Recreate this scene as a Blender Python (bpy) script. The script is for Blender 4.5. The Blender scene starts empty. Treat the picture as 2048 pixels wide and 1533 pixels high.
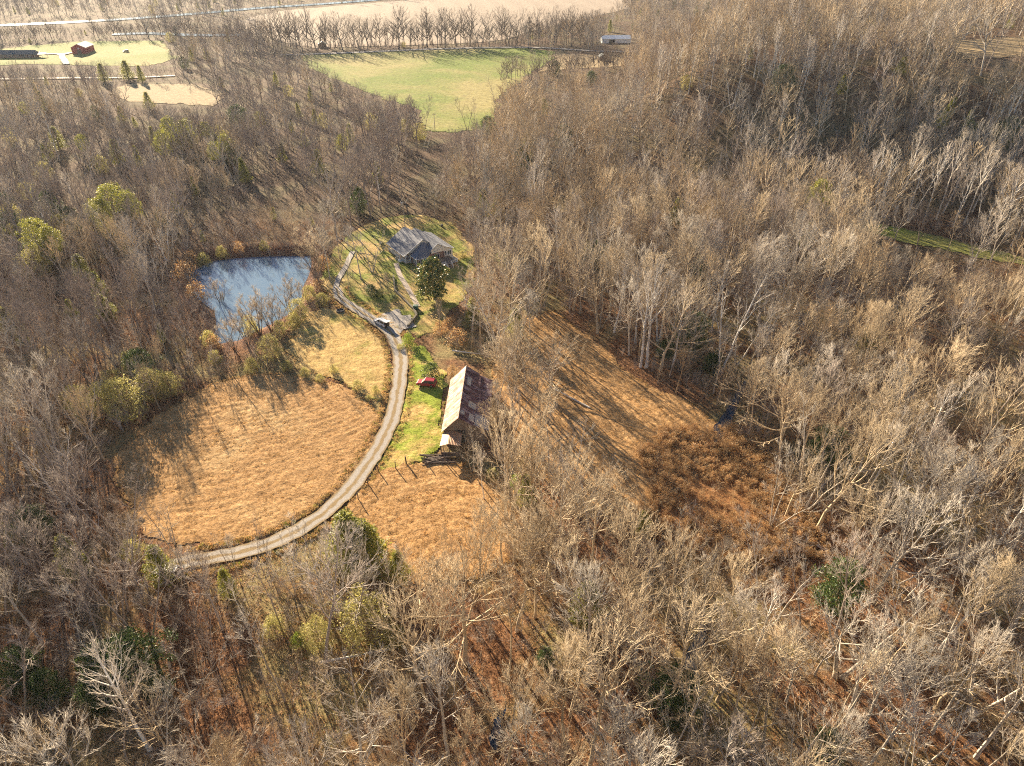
import bpy, math, random
import numpy as np
from mathutils import Vector, Matrix

# ------------------------------------------------------------------ camera, sky, sun, exposure
SC = bpy.context.scene
COL = SC.collection
F = 1364.0            # focal length in pixels of the 2048 px wide photograph
TH = math.radians(34) # camera pitch below the horizon
CH = 90.0             # camera height above the fields
cam = bpy.data.cameras.new('camera'); camo = bpy.data.objects.new('camera', cam); COL.objects.link(camo)
cam.sensor_width = 36; cam.lens = 36 * F / 2048.0
camo.location = (0, 0, CH); camo.rotation_euler = (math.radians(90) - TH, 0, 0)
cam.clip_start = 0.5; cam.clip_end = 20000
SC.camera = camo
SUN_AZ = math.radians(32)   # to the left of +Y
SUN_EL = math.radians(18.5)
w = bpy.data.worlds.new('World'); SC.world = w; w.use_nodes = True
nt = w.node_tree; nt.nodes.clear()
sky = nt.nodes.new('ShaderNodeTexSky'); sky.sky_type = 'NISHITA'; sky.sun_disc = False
sky.sun_elevation = SUN_EL; sky.sun_rotation = -SUN_AZ
sky.air_density = 1.0; sky.dust_density = 0.3; sky.ozone_density = 3.5
bg = nt.nodes.new('ShaderNodeBackground'); bg.inputs['Strength'].default_value = 0.038
wo = nt.nodes.new('ShaderNodeOutputWorld')
nt.links.new(sky.outputs[0], bg.inputs[0]); nt.links.new(bg.outputs[0], wo.inputs[0])
sd = Vector((-math.sin(SUN_AZ) * math.cos(SUN_EL), math.cos(SUN_AZ) * math.cos(SUN_EL), math.sin(SUN_EL)))
sl = bpy.data.lights.new('sun', 'SUN'); sl.energy = 5.0; sl.angle = math.radians(0.5); sl.color = (1.0, 0.82, 0.58)
slo = bpy.data.objects.new('sun', sl); COL.objects.link(slo)
slo.rotation_euler = sd.to_track_quat('Z', 'Y').to_euler(); slo.location = (-200, 300, 200)
SC.view_settings.view_transform = 'Standard'; SC.view_settings.look = 'None'
SC.view_settings.gamma = 1; SC.view_settings.exposure = 1.98
SC.cycles.use_denoising = False; SC.cycles.filter_width = 1.1
SC.cycles.max_bounces = 6; SC.cycles.diffuse_bounces = 3; SC.cycles.glossy_bounces = 3
SC.cycles.transmission_bounces = 3; SC.cycles.volume_bounces = 1; SC.cycles.transparent_max_bounces = 6
rng = np.random.default_rng(7)
random.seed(7)

# ------------------------------------------------------------------ terrain and picture geometry helpers
def sstep(t):
    t = np.clip(t, 0, 1); return t * t * (3 - 2 * t)
def flat(px, py, z=0.0):
    u = (px - 1024) / F; v = (py - 766.5) / F
    d = (CH - z) / (math.sin(TH) + v * math.cos(TH))
    return u * d, d * (math.cos(TH) - v * math.sin(TH))
def project(x, y, z):
    """world point -> pixel of the 2048x1533 photograph"""
    x = np.asarray(x, float); y = np.asarray(y, float); z = np.asarray(z, float)
    dz = z - CH
    dep = y * math.cos(TH) - dz * math.sin(TH)
    up = y * math.sin(TH) + dz * math.cos(TH)
    dep = np.where(dep < 1, 1, dep)
    return 1024 + F * x / dep, 766.5 - F * up / dep
POND_PX = [(389, 552), (405, 536), (430, 526), (470, 521), (520, 518), (570, 517), (612, 517), (612, 530), (606, 552), (594, 576), (590, 605),
           (565, 628), (535, 645), (500, 660), (472, 676), (448, 680), (435, 664), (440, 640), (436, 618), (418, 606), (400, 590), (389, 572)]
POND = np.array([flat(*p, -1.0) for p in POND_PX])
def seg_dist(x, y, P, closed=True):
    x = np.asarray(x, float); y = np.asarray(y, float)
    best = np.full(x.shape, 1e9)
    n = len(P)
    for i in range(n if closed else n - 1):
        a = P[i]; b = P[(i + 1) % n]; d = b - a; L = d @ d + 1e-9
        t = np.clip(((x - a[0]) * d[0] + (y - a[1]) * d[1]) / L, 0, 1)
        best = np.minimum(best, np.hypot(x - a[0] - t * d[0], y - a[1] - t * d[1]))
    return best
def inside(x, y, P):
    x = np.asarray(x, float); y = np.asarray(y, float)
    r = np.zeros(x.shape, bool); n = len(P)
    for i in range(n):
        x1, y1 = P[i]; x2, y2 = P[(i + 1) % n]
        if y1 == y2: continue
        c = ((y1 > y) != (y2 > y)) & (x < (x2 - x1) * (y - y1) / (y2 - y1) + x1)
        r ^= c
    return r
def sdist(x, y, P):
    d = seg_dist(x, y, P); return np.where(inside(x, y, P), -d, d)
def vnoise(x, y, s, seed=0):
    x = np.asarray(x, float) / s; y = np.asarray(y, float) / s
    xi = np.floor(x).astype(np.int64); yi = np.floor(y).astype(np.int64)
    fx = sstep(x - xi); fy = sstep(y - yi)
    def h(a, b):
        n = (a * 374761393 + b * 668265263 + seed * 1442695041) & 0x7fffffff
        n = ((n ^ (n >> 13)) * 1274126177) & 0x7fffffff
        return ((n ^ (n >> 16)) & 0xffff) / 65535.0
    return (h(xi, yi) * (1 - fx) + h(xi + 1, yi) * fx) * (1 - fy) + (h(xi, yi + 1) * (1 - fx) + h(xi + 1, yi + 1) * fx) * fy
def hgt(x, y):
    x = np.asarray(x, float); y = np.asarray(y, float)
    s = (y - 235) * .97 + (x - 125) * .25
    hill = 36 * sstep((s - 6) / 110) * sstep((x - 15 - np.maximum(0, y - 350) * .45) / 90)
    wob = (vnoise(x, y, 34, 3) - .5) * 0.9 * np.clip(1 - y / 500, 0, 1)
    d = sdist(x, y, POND)
    pond = -2.4 + 2.4 * sstep((d + 2.5) / 8.0)
    back = 1.3 * np.exp(-((d - 7.5) / 3.5) ** 2) * sstep((y - 196) / 12)
    pond = np.where(d > 20, 0, pond + back)
    hx = np.where((x > -42) & (x < -12) & (y > 185) & (y < 222), 0.15, 1.0)
    return hill + wob * hx * np.where(d < 14, .2, 1) + pond
def ground_pt(px, py):
    z = 0.0
    for _ in range(12):
        x, y = flat(px, py, z); z = 0.5 * z + 0.5 * float(hgt(x, y))
    return x, y, float(hgt(x, y))
def poly(px):
    return np.array([ground_pt(*p)[:2] for p in px])
def height_to(px, py, top):
    """height of a vertical thing whose foot is at (px,py) and whose top reaches picture row `top`"""
    x, y, z = ground_pt(px, py)
    lo, hi = 0.5, 60.0
    for _ in range(30):
        m = (lo + hi) / 2
        if project(x, y, z + m)[1] > top: lo = m
        else: hi = m
    return lo

# ------------------------------------------------------------------ mesh + tagging helpers
def tag(o, label=None, cat=None, group=None, kind=None):
    if label: o['label'] = label
    if cat: o['category'] = cat
    if group: o['group'] = group
    if kind: o['kind'] = kind
    return o
def mesh(name, V, Fc, mats, mi=None, smooth=False):
    me = bpy.data.meshes.new(name)
    me.from_pydata([tuple(v) for v in V], [], [tuple(f) for f in Fc])
    for m in (mats if isinstance(mats, (list, tuple)) else [mats]): me.materials.append(m)
    if mi is not None: me.polygons.foreach_set('material_index', mi)
    if smooth: me.polygons.foreach_set('use_smooth', [True] * len(me.polygons))
    me.update(); return me
def fastmesh(name, V, Fc, mat, k):
    """V (n,3) array, Fc (m,k) array"""
    V = np.asarray(V, np.float32); Fc = np.asarray(Fc, np.int32)
    me = bpy.data.meshes.new(name)
    me.vertices.add(len(V)); me.vertices.foreach_set('co', V.ravel())
    me.loops.add(Fc.size); me.loops.foreach_set('vertex_index', Fc.ravel())
    me.polygons.add(len(Fc)); me.polygons.foreach_set('loop_start', np.arange(0, Fc.size, k, dtype=np.int32))
    me.materials.append(mat); me.update(calc_edges=True); me.validate(); return me
def link(name, me, parent=None):
    o = bpy.data.objects.new(name, me); COL.objects.link(o)
    if parent: o.parent = parent
    return o
def empty(name, loc, rz=0.0):
    o = bpy.data.objects.new(name, None); COL.objects.link(o); o.empty_display_size = 0.5
    o.location = loc; o.rotation_euler = (0, 0, rz); return o
class MB:
    def __init__(s): s.v = []; s.f = []
    def box(s, x0, x1, y0, y1, z0, z1):
        n = len(s.v)
        s.v += [(x0, y0, z0), (x1, y0, z0), (x1, y1, z0), (x0, y1, z0), (x0, y0, z1), (x1, y0, z1), (x1, y1, z1), (x0, y1, z1)]
        s.f += [(n, n + 3, n + 2, n + 1), (n + 4, n + 5, n + 6, n + 7), (n, n + 1, n + 5, n + 4), (n + 1, n + 2, n + 6, n + 5), (n + 2, n + 3, n + 7, n + 6), (n + 3, n, n + 4, n + 7)]
        return s
    def face(s, *p):
        n = len(s.v); s.v += list(p); s.f.append(tuple(range(n, n + len(p)))); return s
    def slab(s, pts, t):
        """a polygon given thickness t downwards"""
        n = len(s.v); k = len(pts); s.v += list(pts) + [(p[0], p[1], p[2] - t) for p in pts]
        s.f.append(tuple(range(n, n + k))); s.f.append(tuple(range(n + 2 * k - 1, n + k - 1, -1)))
        for i in range(k): j = (i + 1) % k; s.f.append((n + i, n + k + i, n + k + j, n + j))
        return s
    def prism(s, prof, axis, a, b):
        """profile [(p,z)] extruded along axis 'x' or 'y' from a to b"""
        n = len(s.v); k = len(prof)
        for t in (a, b):
            s.v += [((t, p, z) if axis == 'x' else (p, t, z)) for p, z in prof]
        s.f.append(tuple(range(n, n + k))); s.f.append(tuple(range(n + 2 * k - 1, n + k - 1, -1)))
        for i in range(k): j = (i + 1) % k; s.f.append((n + j, n + i, n + k + i, n + k + j))
        return s
    def bar(s, a, b, r, k=6, r2=None):
        a = Vector(a); b = Vector(b); d = (b - a).normalized(); r2 = r if r2 is None else r2
        u = d.orthogonal().normalized(); v = d.cross(u); n = len(s.v)
        for p, q in ((a, r), (b, r2)):
            for i in range(k):
                c = 2 * math.pi * i / k; s.v.append(tuple(p + (u * math.cos(c) + v * math.sin(c)) * q))
        for i in range(k): j = (i + 1) % k; s.f.append((n + i, n + j, n + k + j, n + k + i))
        s.f.append(tuple(range(n + k - 1, n - 1, -1))); s.f.append(tuple(range(n + k, n + 2 * k)))
        return s
    def build(s, name, m, parent=None, bevel=0, smooth=False):
        o = link(name, mesh(name, s.v, s.f, m, smooth=smooth), parent)
        if bevel:
            b = o.modifiers.new('bevel', 'BEVEL'); b.width = bevel; b.segments = 2
        return o

# ------------------------------------------------------------------ materials
def newmat(name):
    m = bpy.data.materials.new(name); m.use_nodes = True
    return m, m.node_tree, m.node_tree.nodes['Principled BSDF']
def ramp(nt, fac, stops, interp='LINEAR'):
    r = nt.nodes.new('ShaderNodeValToRGB'); r.color_ramp.interpolation = interp
    e = r.color_ramp.elements
    while len(e) < len(stops): e.new(0.5)
    for i, (p, c) in enumerate(stops): e[i].position = p; e[i].color = (*c, 1)
    nt.links.new(fac, r.inputs[0]); return r.outputs[0]
def noise(nt, scale, detail=6, rough=.6, coord=None, dist=0):
    n = nt.nodes.new('ShaderNodeTexNoise'); n.inputs['Scale'].default_value = scale
    n.inputs['Detail'].default_value = detail; n.inputs['Roughness'].default_value = rough; n.inputs['Distortion'].default_value = dist
    if coord is not None: nt.links.new(coord, n.inputs['Vector'])
    return n.outputs['Fac']
def mixc(nt, fac, a, b, mode='MIX'):
    m = nt.nodes.new('ShaderNodeMix'); m.data_type = 'RGBA'; m.blend_type = mode
    for inp, val in ((m.inputs[0], fac), (m.inputs[6], a), (m.inputs[7], b)):
        if isinstance(val, (int, float)): inp.default_value = val
        elif isinstance(val, tuple): inp.default_value = (*val, 1)
        else: nt.links.new(val, inp)
    return m.outputs[2]
def mth(nt, op, a, b=None):
    m = nt.nodes.new('ShaderNodeMath'); m.operation = op
    for i, val in enumerate((a, b)):
        if val is None: continue
        if isinstance(val, (int, float)): m.inputs[i].default_value = val
        else: nt.links.new(val, m.inputs[i])
    return m.outputs[0]
def wpos(nt): return nt.nodes.new('ShaderNodeNewGeometry').outputs['Position']
def bump(nt, b, h, strength=.5, dist=.2):
    n = nt.nodes.new('ShaderNodeBump'); n.inputs['Strength'].default_value = strength; n.inputs['Distance'].default_value = dist
    nt.links.new(h, n.inputs['Height']); nt.links.new(n.outputs[0], b.inputs['Normal'])
def simple(name, c, rough=.7, var=.12, scale=3, metal=0, bs=0):
    m, nt, b = newmat(name); p = wpos(nt)
    f = noise(nt, scale, 5, .6, p)
    c1 = tuple(max(0, x * (1 - var)) for x in c); c2 = tuple(min(1, x * (1 + var)) for x in c)
    nt.links.new(ramp(nt, f, [(.3, c1), (.7, c2)]), b.inputs['Base Color'])
    b.inputs['Roughness'].default_value = rough; b.inputs['Metallic'].default_value = metal
    if bs: bump(nt, b, f, bs, .05)
    return m
def bark(name, lo, hi):
    m, nt, b = newmat(name)
    oi = nt.nodes.new('ShaderNodeObjectInfo')
    c = ramp(nt, oi.outputs['Random'], [(0, lo), (1, hi)])
    n = noise(nt, .45, 3, .6, wpos(nt))
    c = mixc(nt, 1.0, c, ramp(nt, n, [(.3, (.72, .70, .68)), (.7, (1.1, 1.1, 1.1))]), 'MULTIPLY')
    nt.links.new(c, b.inputs['Base Color']); b.inputs['Roughness'].default_value = .8
    b.inputs['Specular IOR Level'].default_value = .3
    return m
def leafmat(name, stops, rough=.5, trans=.35, spec=.4):
    m, nt, b = newmat(name)
    oi = nt.nodes.new('ShaderNodeObjectInfo'); g = nt.nodes.new('ShaderNodeNewGeometry')
    f = mth(nt, 'FRACT', mth(nt, 'ADD', g.outputs['Random Per Island'], mth(nt, 'MULTIPLY', oi.outputs['Random'], .0)))
    c = ramp(nt, f, stops)
    n = noise(nt, .6, 2, .5, g.outputs['Position'])
    c = mixc(nt, 1.0, c, ramp(nt, n, [(.3, (.7, .72, .7)), (.7, (1.2, 1.15, 1.1))]), 'MULTIPLY')
    nt.links.new(c, b.inputs['Base Color']); b.inputs['Roughness'].default_value = rough
    b.inputs['Specular IOR Level'].default_value = spec
    t = nt.nodes.new('ShaderNodeBsdfTranslucent'); nt.links.new(c, t.inputs[0])
    mx = nt.nodes.new('ShaderNodeMixShader'); mx.inputs[0].default_value = trans
    out = nt.nodes['Material Output']
    nt.links.new(b.outputs[0], mx.inputs[1]); nt.links.new(t.outputs[0], mx.inputs[2]); nt.links.new(mx.outputs[0], out.inputs[0])
    return m
M = {}
M['bark_tan'] = bark('tan bark', (.37, .285, .18), (.67, .545, .37))
M['bark_grey'] = bark('grey bark', (.35, .31, .255), (.61, .545, .46))
M['bark_brown'] = bark('brown bark', (.23, .185, .155), (.45, .38, .325))
M['bark_white'] = bark('white bark', (.62, .58, .52), (.82, .79, .73))
M['bark_pale'] = bark('pale bark', (.46, .40, .33), (.66, .58, .49))
M['bark_row'] = bark('dark grey brown bark', (.17, .13, .10), (.30, .24, .19))
M['bark_dark'] = bark('dark bark', (.10, .075, .055), (.18, .14, .11))
M['needles'] = leafmat('cedar needles', [(0, (.14, .16, .025)), (.5, (.28, .29, .05)), (1, (.44, .41, .09))], trans=.45)
M['needles_dark'] = leafmat('dark evergreen leaves', [(0, (.025, .055, .015)), (.6, (.05, .10, .02)), (1, (.15, .19, .04))], trans=.3)
M['magnolia'] = leafmat('magnolia leaves', [(0, (.02, .07, .015)), (.45, (.05, .12, .02)), (.65, (.26, .26, .06)), (1, (.62, .50, .18))], rough=.42, trans=.2, spec=.5)
M['olive'] = leafmat('olive shrub leaves', [(0, (.26, .24, .08)), (.5, (.42, .39, .13)), (1, (.60, .54, .22))], trans=.5)
M['lime'] = leafmat('bright green shrub leaves', [(0, (.18, .28, .03)), (1, (.42, .50, .07))], trans=.45)
M['rust'] = leafmat('rust brown shrub leaves', [(0, (.30, .15, .05)), (.5, (.46, .27, .12)), (1, (.66, .50, .28))], trans=.4)
M['drygrass'] = leafmat('dry grass blades', [(0, (.30, .17, .07)), (.5, (.52, .34, .15)), (1, (.72, .54, .28))], rough=.8, trans=.4, spec=.1)
M['litter'] = leafmat('fallen leaves', [(0, (.20, .09, .04)), (.5, (.38, .19, .09)), (1, (.58, .36, .20))], rough=.8, trans=.2, spec=.1)

def ground_mat():
    m, nt, b = newmat('forest floor'); p = wpos(nt)
    n1 = noise(nt, 1.3, 9, .72, p); n2 = noise(nt, .045, 4, .6, p); n3 = noise(nt, 6, 4, .7, p)
    a = ramp(nt, n1, [(.34, (.05, .025, .014)), (.5, (.18, .09, .045)), (.66, (.38, .21, .11))])
    g = ramp(nt, n1, [(.30, (.10, .085, .035)), (.5, (.25, .20, .09)), (.7, (.42, .34, .17))])
    c = mixc(nt, ramp(nt, n2, [(.46, (0, 0, 0)), (.6, (1, 1, 1))]), a, g)
    fa = nt.nodes.new('ShaderNodeAttribute'); fa.attribute_name = 'grey_shaded'
    c = mixc(nt, fa.outputs['Fac'], c, ramp(nt, n1, [(.34, (.02, .017, .014)), (.5, (.065, .05, .036)), (.66, (.17, .125, .085))]))  # grey-brown litter of the far woods, with woodland shade darkened into its colour
    at = nt.nodes.new('ShaderNodeAttribute'); at.attribute_name = 'bank'
    c = mixc(nt, at.outputs['Fac'], c, ramp(nt, n1, [(.3, (.10, .05, .03)), (.7, (.26, .14, .09))]))
    nt.links.new(c, b.inputs['Base Color']); b.inputs['Roughness'].default_value = .95; b.inputs['Specular IOR Level'].default_value = .1
    bump(nt, b, mth(nt, 'ADD', n1, mth(nt, 'MULTIPLY', n3, .4)), .9, .35); return m
def field_mat(name, dry, green=None, gscale=.05, gpos=(.45, .6), rows=None, rough_scale=2.2):
    m, nt, b = newmat(name); p = wpos(nt)
    n1 = noise(nt, rough_scale, 8, .7, p); n2 = noise(nt, gscale, 5, .65, p, .4); n3 = noise(nt, .35, 4, .6, p)
    c = ramp(nt, n1, [(.28, dry[0]), (.5, dry[1]), (.7, dry[2])])
    if green:
        gc = ramp(nt, n1, [(.28, green[0]), (.5, green[1]), (.72, green[2])])
        c = mixc(nt, ramp(nt, n2, [(gpos[0], (0, 0, 0)), (gpos[1], (1, 1, 1))]), c, gc)
    c = mixc(nt, 1.0, c, ramp(nt, n3, [(.3, (.74, .70, .66)), (.7, (1.2, 1.2, 1.2))]), 'MULTIPLY')
    h = n1
    if rows:
        cx, cy, per, amt = rows
        mp = nt.nodes.new('ShaderNodeVectorMath'); mp.operation = 'DISTANCE'; nt.links.new(p, mp.inputs[0]); mp.inputs[1].default_value = (cx, cy, 0)
        r = mth(nt, 'SINE', mth(nt, 'ADD', mth(nt, 'MULTIPLY', mp.outputs['Value'], 6.283 / per), mth(nt, 'MULTIPLY', n3, 6)))
        c = mixc(nt, 1.0, c, ramp(nt, mth(nt, 'MULTIPLY_ADD', r, .5), [(0, (1 - amt,) * 3), (1, (1, 1, 1))]), 'MULTIPLY')
    nt.links.new(c, b.inputs['Base Color']); b.inputs['Roughness'].default_value = .95; b.inputs['Specular IOR Level'].default_value = .1
    bump(nt, b, h, .8, .25); return m
DRY = ((.15, .08, .03), (.42, .25, .11), (.62, .42, .21))
TAN = ((.34, .24, .12), (.54, .40, .21), (.70, .55, .31))
GREEN = ((.08, .10, .015), (.20, .23, .035), (.36, .37, .07))
M['ground'] = ground_mat()
M['hay'] = field_mat('mown orange brown field', DRY, TAN, .03, (.55, .8), rows=(-75, 165, 1.7, .08))
M['hay2'] = field_mat('rough orange brown field', DRY, TAN, .04, (.6, .85))
M['lawn'] = field_mat('straw yellow lawn', ((.24, .15, .05), (.47, .33, .13), (.68, .51, .24)), GREEN, .07, (.52, .66))
M['green_lawn'] = field_mat('green and straw lawn', ((.34, .22, .07), (.55, .38, .14), (.75, .56, .26)), ((.10, .14, .015), (.26, .32, .04), (.44, .48, .09)), .12, (.38, .52))
M['yard'] = field_mat('patchy yard grass', ((.26, .18, .07), (.44, .31, .13), (.62, .45, .20)), ((.08, .10, .02), (.19, .22, .04), (.32, .33, .08)), .1, (.42, .58))
M['far_green'] = field_mat('far pasture', ((.20, .18, .07), (.31, .27, .10), (.42, .35, .15)), ((.08, .12, .02), (.15, .205, .03), (.23, .28, .05)), .012, (.38, .58), rough_scale=.5)
M['plough'] = field_mat('harvested field', ((.30, .24, .19), (.38, .31, .24), (.46, .38, .30)), None, rows=(-900, 900, 26, .12), rough_scale=.3)
M['clear'] = field_mat('tan rough pasture', ((.20, .15, .08), (.34, .26, .15), (.46, .36, .22)), None, rough_scale=.6)
def gravel_mat():
    m, nt, b = newmat('gravel track'); p = wpos(nt)
    n1 = noise(nt, 5, 7, .75, p); n2 = noise(nt, .5, 5, .6, p)
    c = ramp(nt, n1, [(.3, (.22, .195, .17)), (.7, (.46, .42, .37))])
    uv = nt.nodes.new('ShaderNodeUVMap'); s = nt.nodes.new('ShaderNodeSeparateXYZ'); nt.links.new(uv.outputs[0], s.inputs[0])
    d = mth(nt, 'ABSOLUTE', mth(nt, 'SUBTRACT', s.outputs[0], .5))
    mid = mth(nt, 'ADD', d, mth(nt, 'MULTIPLY', mth(nt, 'SUBTRACT', n2, .5), .35))
    g = ramp(nt, n1, [(.3, (.12, .08, .03)), (.7, (.36, .25, .12))])
    c = mixc(nt, ramp(nt, mid, [(.07, (1, 1, 1)), (.16, (0, 0, 0)), (.34, (0, 0, 0)), (.46, (1, 1, 1))]), c, g)
    nt.links.new(c, b.inputs['Base Color']); b.inputs['Roughness'].default_value = .95; bump(nt, b, n1, .6, .08); return m
M['gravel'] = gravel_mat()
M['parking'] = simple('grey gravel', (.30, .275, .25), .95, .35, 3)
M['concrete'] = simple('pale concrete path', (.38, .31, .25), .9, .25, 1.5)
M['asphalt'] = simple('weathered asphalt', (.22, .21, .21), .9, .2, 1)
M['palegravel'] = simple('pale dirt lane', (.66, .58, .50), .95, .15, 1)
def water(name, c, rough, bs, spec=.5, scale=.5):
    m, nt, b = newmat(name); p = wpos(nt)
    b.inputs['Base Color'].default_value = (*c, 1); b.inputs['Roughness'].default_value = rough
    b.inputs['IOR'].default_value = 1.33; b.inputs['Specular IOR Level'].default_value = spec
    bump(nt, b, noise(nt, scale, 3, .5, p), bs, .1); return m
M['water'] = water('pond water', (.13, .20, .28), .01, .003, 1.0, .6)
M['creekwater'] = water('creek water', (.012, .02, .04), .04, .05, .5)
M['river'] = water('river water', (.10, .13, .16), .12, .5, 1.0, .3)
M['shingle'] = simple('grey shingles', (.15, .16, .19), .85, .14, .8, bs=.2)
M['brick'] = simple('brown brick', (.22, .13, .11), .85, .2, 6)
M['siding'] = simple('cream siding', (.74, .71, .64), .6, .05, 1)
M['white'] = simple('white paint', (.80, .80, .78), .5, .03, 2)
M['glass'] = simple('dark window glass', (.03, .04, .06), .08, .1, 1)
M['redroof'] = None
def metalroof(name, stops, per, axis, rust=None, rough=.5, metal=.3):
    m, nt, b = newmat(name); tc = nt.nodes.new('ShaderNodeTexCoord').outputs['Object']
    s = nt.nodes.new('ShaderNodeSeparateXYZ'); nt.links.new(tc, s.inputs[0])
    n = noise(nt, .7, 6, .7, tc, .3)
    mp = nt.nodes.new('ShaderNodeMapping'); nt.links.new(tc, mp.inputs[0])
    mp.inputs['Scale'].default_value = (.25, 2.2, .25) if axis == 1 else (2.2, .25, .25)
    n2 = noise(nt, 1.0, 5, .65, mp.outputs[0])
    c = ramp(nt, mth(nt, 'ADD', mth(nt, 'MULTIPLY', n, .5), mth(nt, 'MULTIPLY', n2, .5)), stops)
    r = mth(nt, 'SINE', mth(nt, 'MULTIPLY', s.outputs[axis], 6.283 / per))
    c = mixc(nt, 1.0, c, ramp(nt, mth(nt, 'MULTIPLY_ADD', r, .5), [(0, (.88, .88, .88)), (.8, (1, 1, 1))]), 'MULTIPLY')
    nt.links.new(c, b.inputs['Base Color']); b.inputs['Roughness'].default_value = rough; b.inputs['Metallic'].default_value = metal
    bump(nt, b, r, .6, .04); return m
M['barn_pale'] = metalroof('pale rust streaked tin', [(.43, (.14, .07, .045)), (.50, (.30, .19, .13)), (.57, (.46, .385, .31))], .3, 1)
M['barn_red'] = metalroof('dark red rusty tin', [(.42, (.05, .02, .03)), (.5, (.12, .05, .07)), (.57, (.34, .26, .28))], .3, 1)
M['barn_rust'] = metalroof('orange rusty tin', [(.36, (.34, .17, .09)), (.5, (.50, .30, .18)), (.66, (.62, .44, .30))], .3, 0)
M['tin_grey'] = metalroof('bare grey tin', [(.3, (.35, .34, .34)), (.7, (.60, .58, .56))], .3, 1, rough=.4, metal=.6)
M['oldwood'] = simple('weathered boards', (.19, .15, .12), .9, .3, 3, bs=.4)
M['wood_dark'] = simple('dark weathered wood', (.12, .085, .065), .9, .3, 3)
M['redpaint'] = simple('red barn paint', (.42, .06, .05), .7, .12, .5)
M['paleroof'] = simple('pale metal roof', (.66, .62, .54), .5, .08, .5)
M['whitemetal'] = simple('pale blue white metal', (.62, .66, .70), .45, .05, .5)
M['darkroof'] = simple('dark teal grey roof', (.10, .13, .14), .8, .12, .5)
M['tyre'] = simple('black rubber', (.03, .03, .032), .8, .2, 5)
M['hub'] = simple('wheel alloy', (.5, .5, .5), .35, .05, 5, .8)
M['redcar'] = simple('dark red car paint', (.36, .03, .04), .25, .04, 1)
M['whitecar'] = simple('white car paint', (.80, .80, .80), .25, .02, 1)
M['carglass'] = simple('tinted car glass', (.02, .025, .03), .3, .05, 1)
M['trimblack'] = simple('black trim', (.03, .03, .035), .6, .1, 3)
M['lens'] = simple('lamp lens', (.7, .7, .68), .15, .03, 3)
M['redlens'] = simple('red tail lens', (.45, .02, .02), .2, .03, 3)
M['pole'] = simple('utility pole wood', (.36, .30, .24), .9, .2, 2)
M['rubber'] = simple('old tractor tyre rubber', (.045, .042, .045), .85, .3, 2)
M['ash'] = simple('cold ash', (.10, .09, .085), .95, .3, 3)
M['greenplastic'] = simple('dark green plastic', (.03, .12, .08), .5, .1, 2)
M['brick_old'] = simple('low mossy stone wall', (.16, .14, .10), .95, .3, 3)

# ------------------------------------------------------------------ ground
def axis_pts(a, b, c, d, fine, grow=1.12):
    p = list(np.arange(b, c + .01, fine)); s = fine; q = c
    while q < d: s *= grow; q += s; p.append(q)
    s = fine; q = b
    while q > a: s *= grow; q -= s; p.insert(0, q)
    return np.array(p)
gx = axis_pts(-7000, -170, 190, 7000, 1.0, 1.06); gy = axis_pts(-3000, 25, 290, 9000, 1.0, 1.05)
X, Y = np.meshgrid(gx, gy); Z = hgt(X, Y)
# shallow relief of the woodland floor (litter mounds)
Z = Z + (vnoise(X, Y, 2.3, 11) - .5) * .25 * np.clip(1 - Y / 350, 0, 1) * sstep((sdist(X, Y, POND) - 7) / 5)
nx, ny = len(gx), len(gy)
I = (np.arange(ny - 1)[:, None] * nx + np.arange(nx - 1)[None, :]).ravel()
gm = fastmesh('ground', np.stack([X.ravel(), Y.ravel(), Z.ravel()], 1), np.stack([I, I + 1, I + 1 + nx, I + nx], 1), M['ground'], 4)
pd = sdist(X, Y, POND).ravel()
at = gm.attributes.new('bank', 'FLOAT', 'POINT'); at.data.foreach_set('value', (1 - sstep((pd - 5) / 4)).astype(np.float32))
at = gm.attributes.new('grey_shaded', 'FLOAT', 'POINT'); at.data.foreach_set('value', (.62 * sstep((Y + .25 * np.abs(X) - 165 + 40 * (vnoise(X, Y, 30, 77) - .5)) / 60)).ravel().astype(np.float32))  # far woods: weight of the grey litter with shade painted in
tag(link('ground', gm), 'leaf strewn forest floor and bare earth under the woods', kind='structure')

def sheet(name, P, mat, cell, label, lift=.06, jag=1.0, relief=.0, seed=0, rows=None):
    x0, y0 = P.min(0) - 2; x1, y1 = P.max(0) + 2
    xs = np.arange(x0, x1, cell); ys = np.arange(y0, y1, cell); X, Y = np.meshgrid(xs, ys)
    d = sdist(X, Y, P) + (vnoise(X, Y, max(cell * 3, 2.5), seed) - .5) * 2 * jag + (vnoise(X, Y, max(cell * 9, 8), seed + 5) - .5) * 2 * jag
    nx = len(xs); ny = len(ys)
    k = (d[:-1, :-1] < 0) & (d[1:, :-1] < 0) & (d[:-1, 1:] < 0) & (d[1:, 1:] < 0)
    I = (np.arange(ny - 1)[:, None] * nx + np.arange(nx - 1)[None, :])[k]
    Z = hgt(X, Y) + lift + .125 * np.clip(1 - Y / 350, 0, 1)
    if relief:
        Z = Z + relief * sstep(-d / 1.5) * (.6 * vnoise(X, Y, .9, seed + 1) + .4 * vnoise(X, Y, 2.6, seed + 2))
    if rows:
        dd = np.hypot(X - rows[0], Y - rows[1]) + 4 * (vnoise(X, Y, 13, 61) - .5)
        Z = Z + sstep(-d / 2) * .022 * (np.sin(dd * 6.283 / rows[2])) * (.4 + vnoise(X, Y, 4, 62))
    Fc = np.stack([I, I + 1, I + 1 + nx, I + nx], 1)
    used, inv = np.unique(Fc, return_inverse=True)
    V = np.stack([X.ravel(), Y.ravel(), Z.ravel()], 1)[used]
    return tag(link(name, fastmesh(name, V, inv.reshape(Fc.shape), mat, 4)), label, kind='structure')

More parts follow.
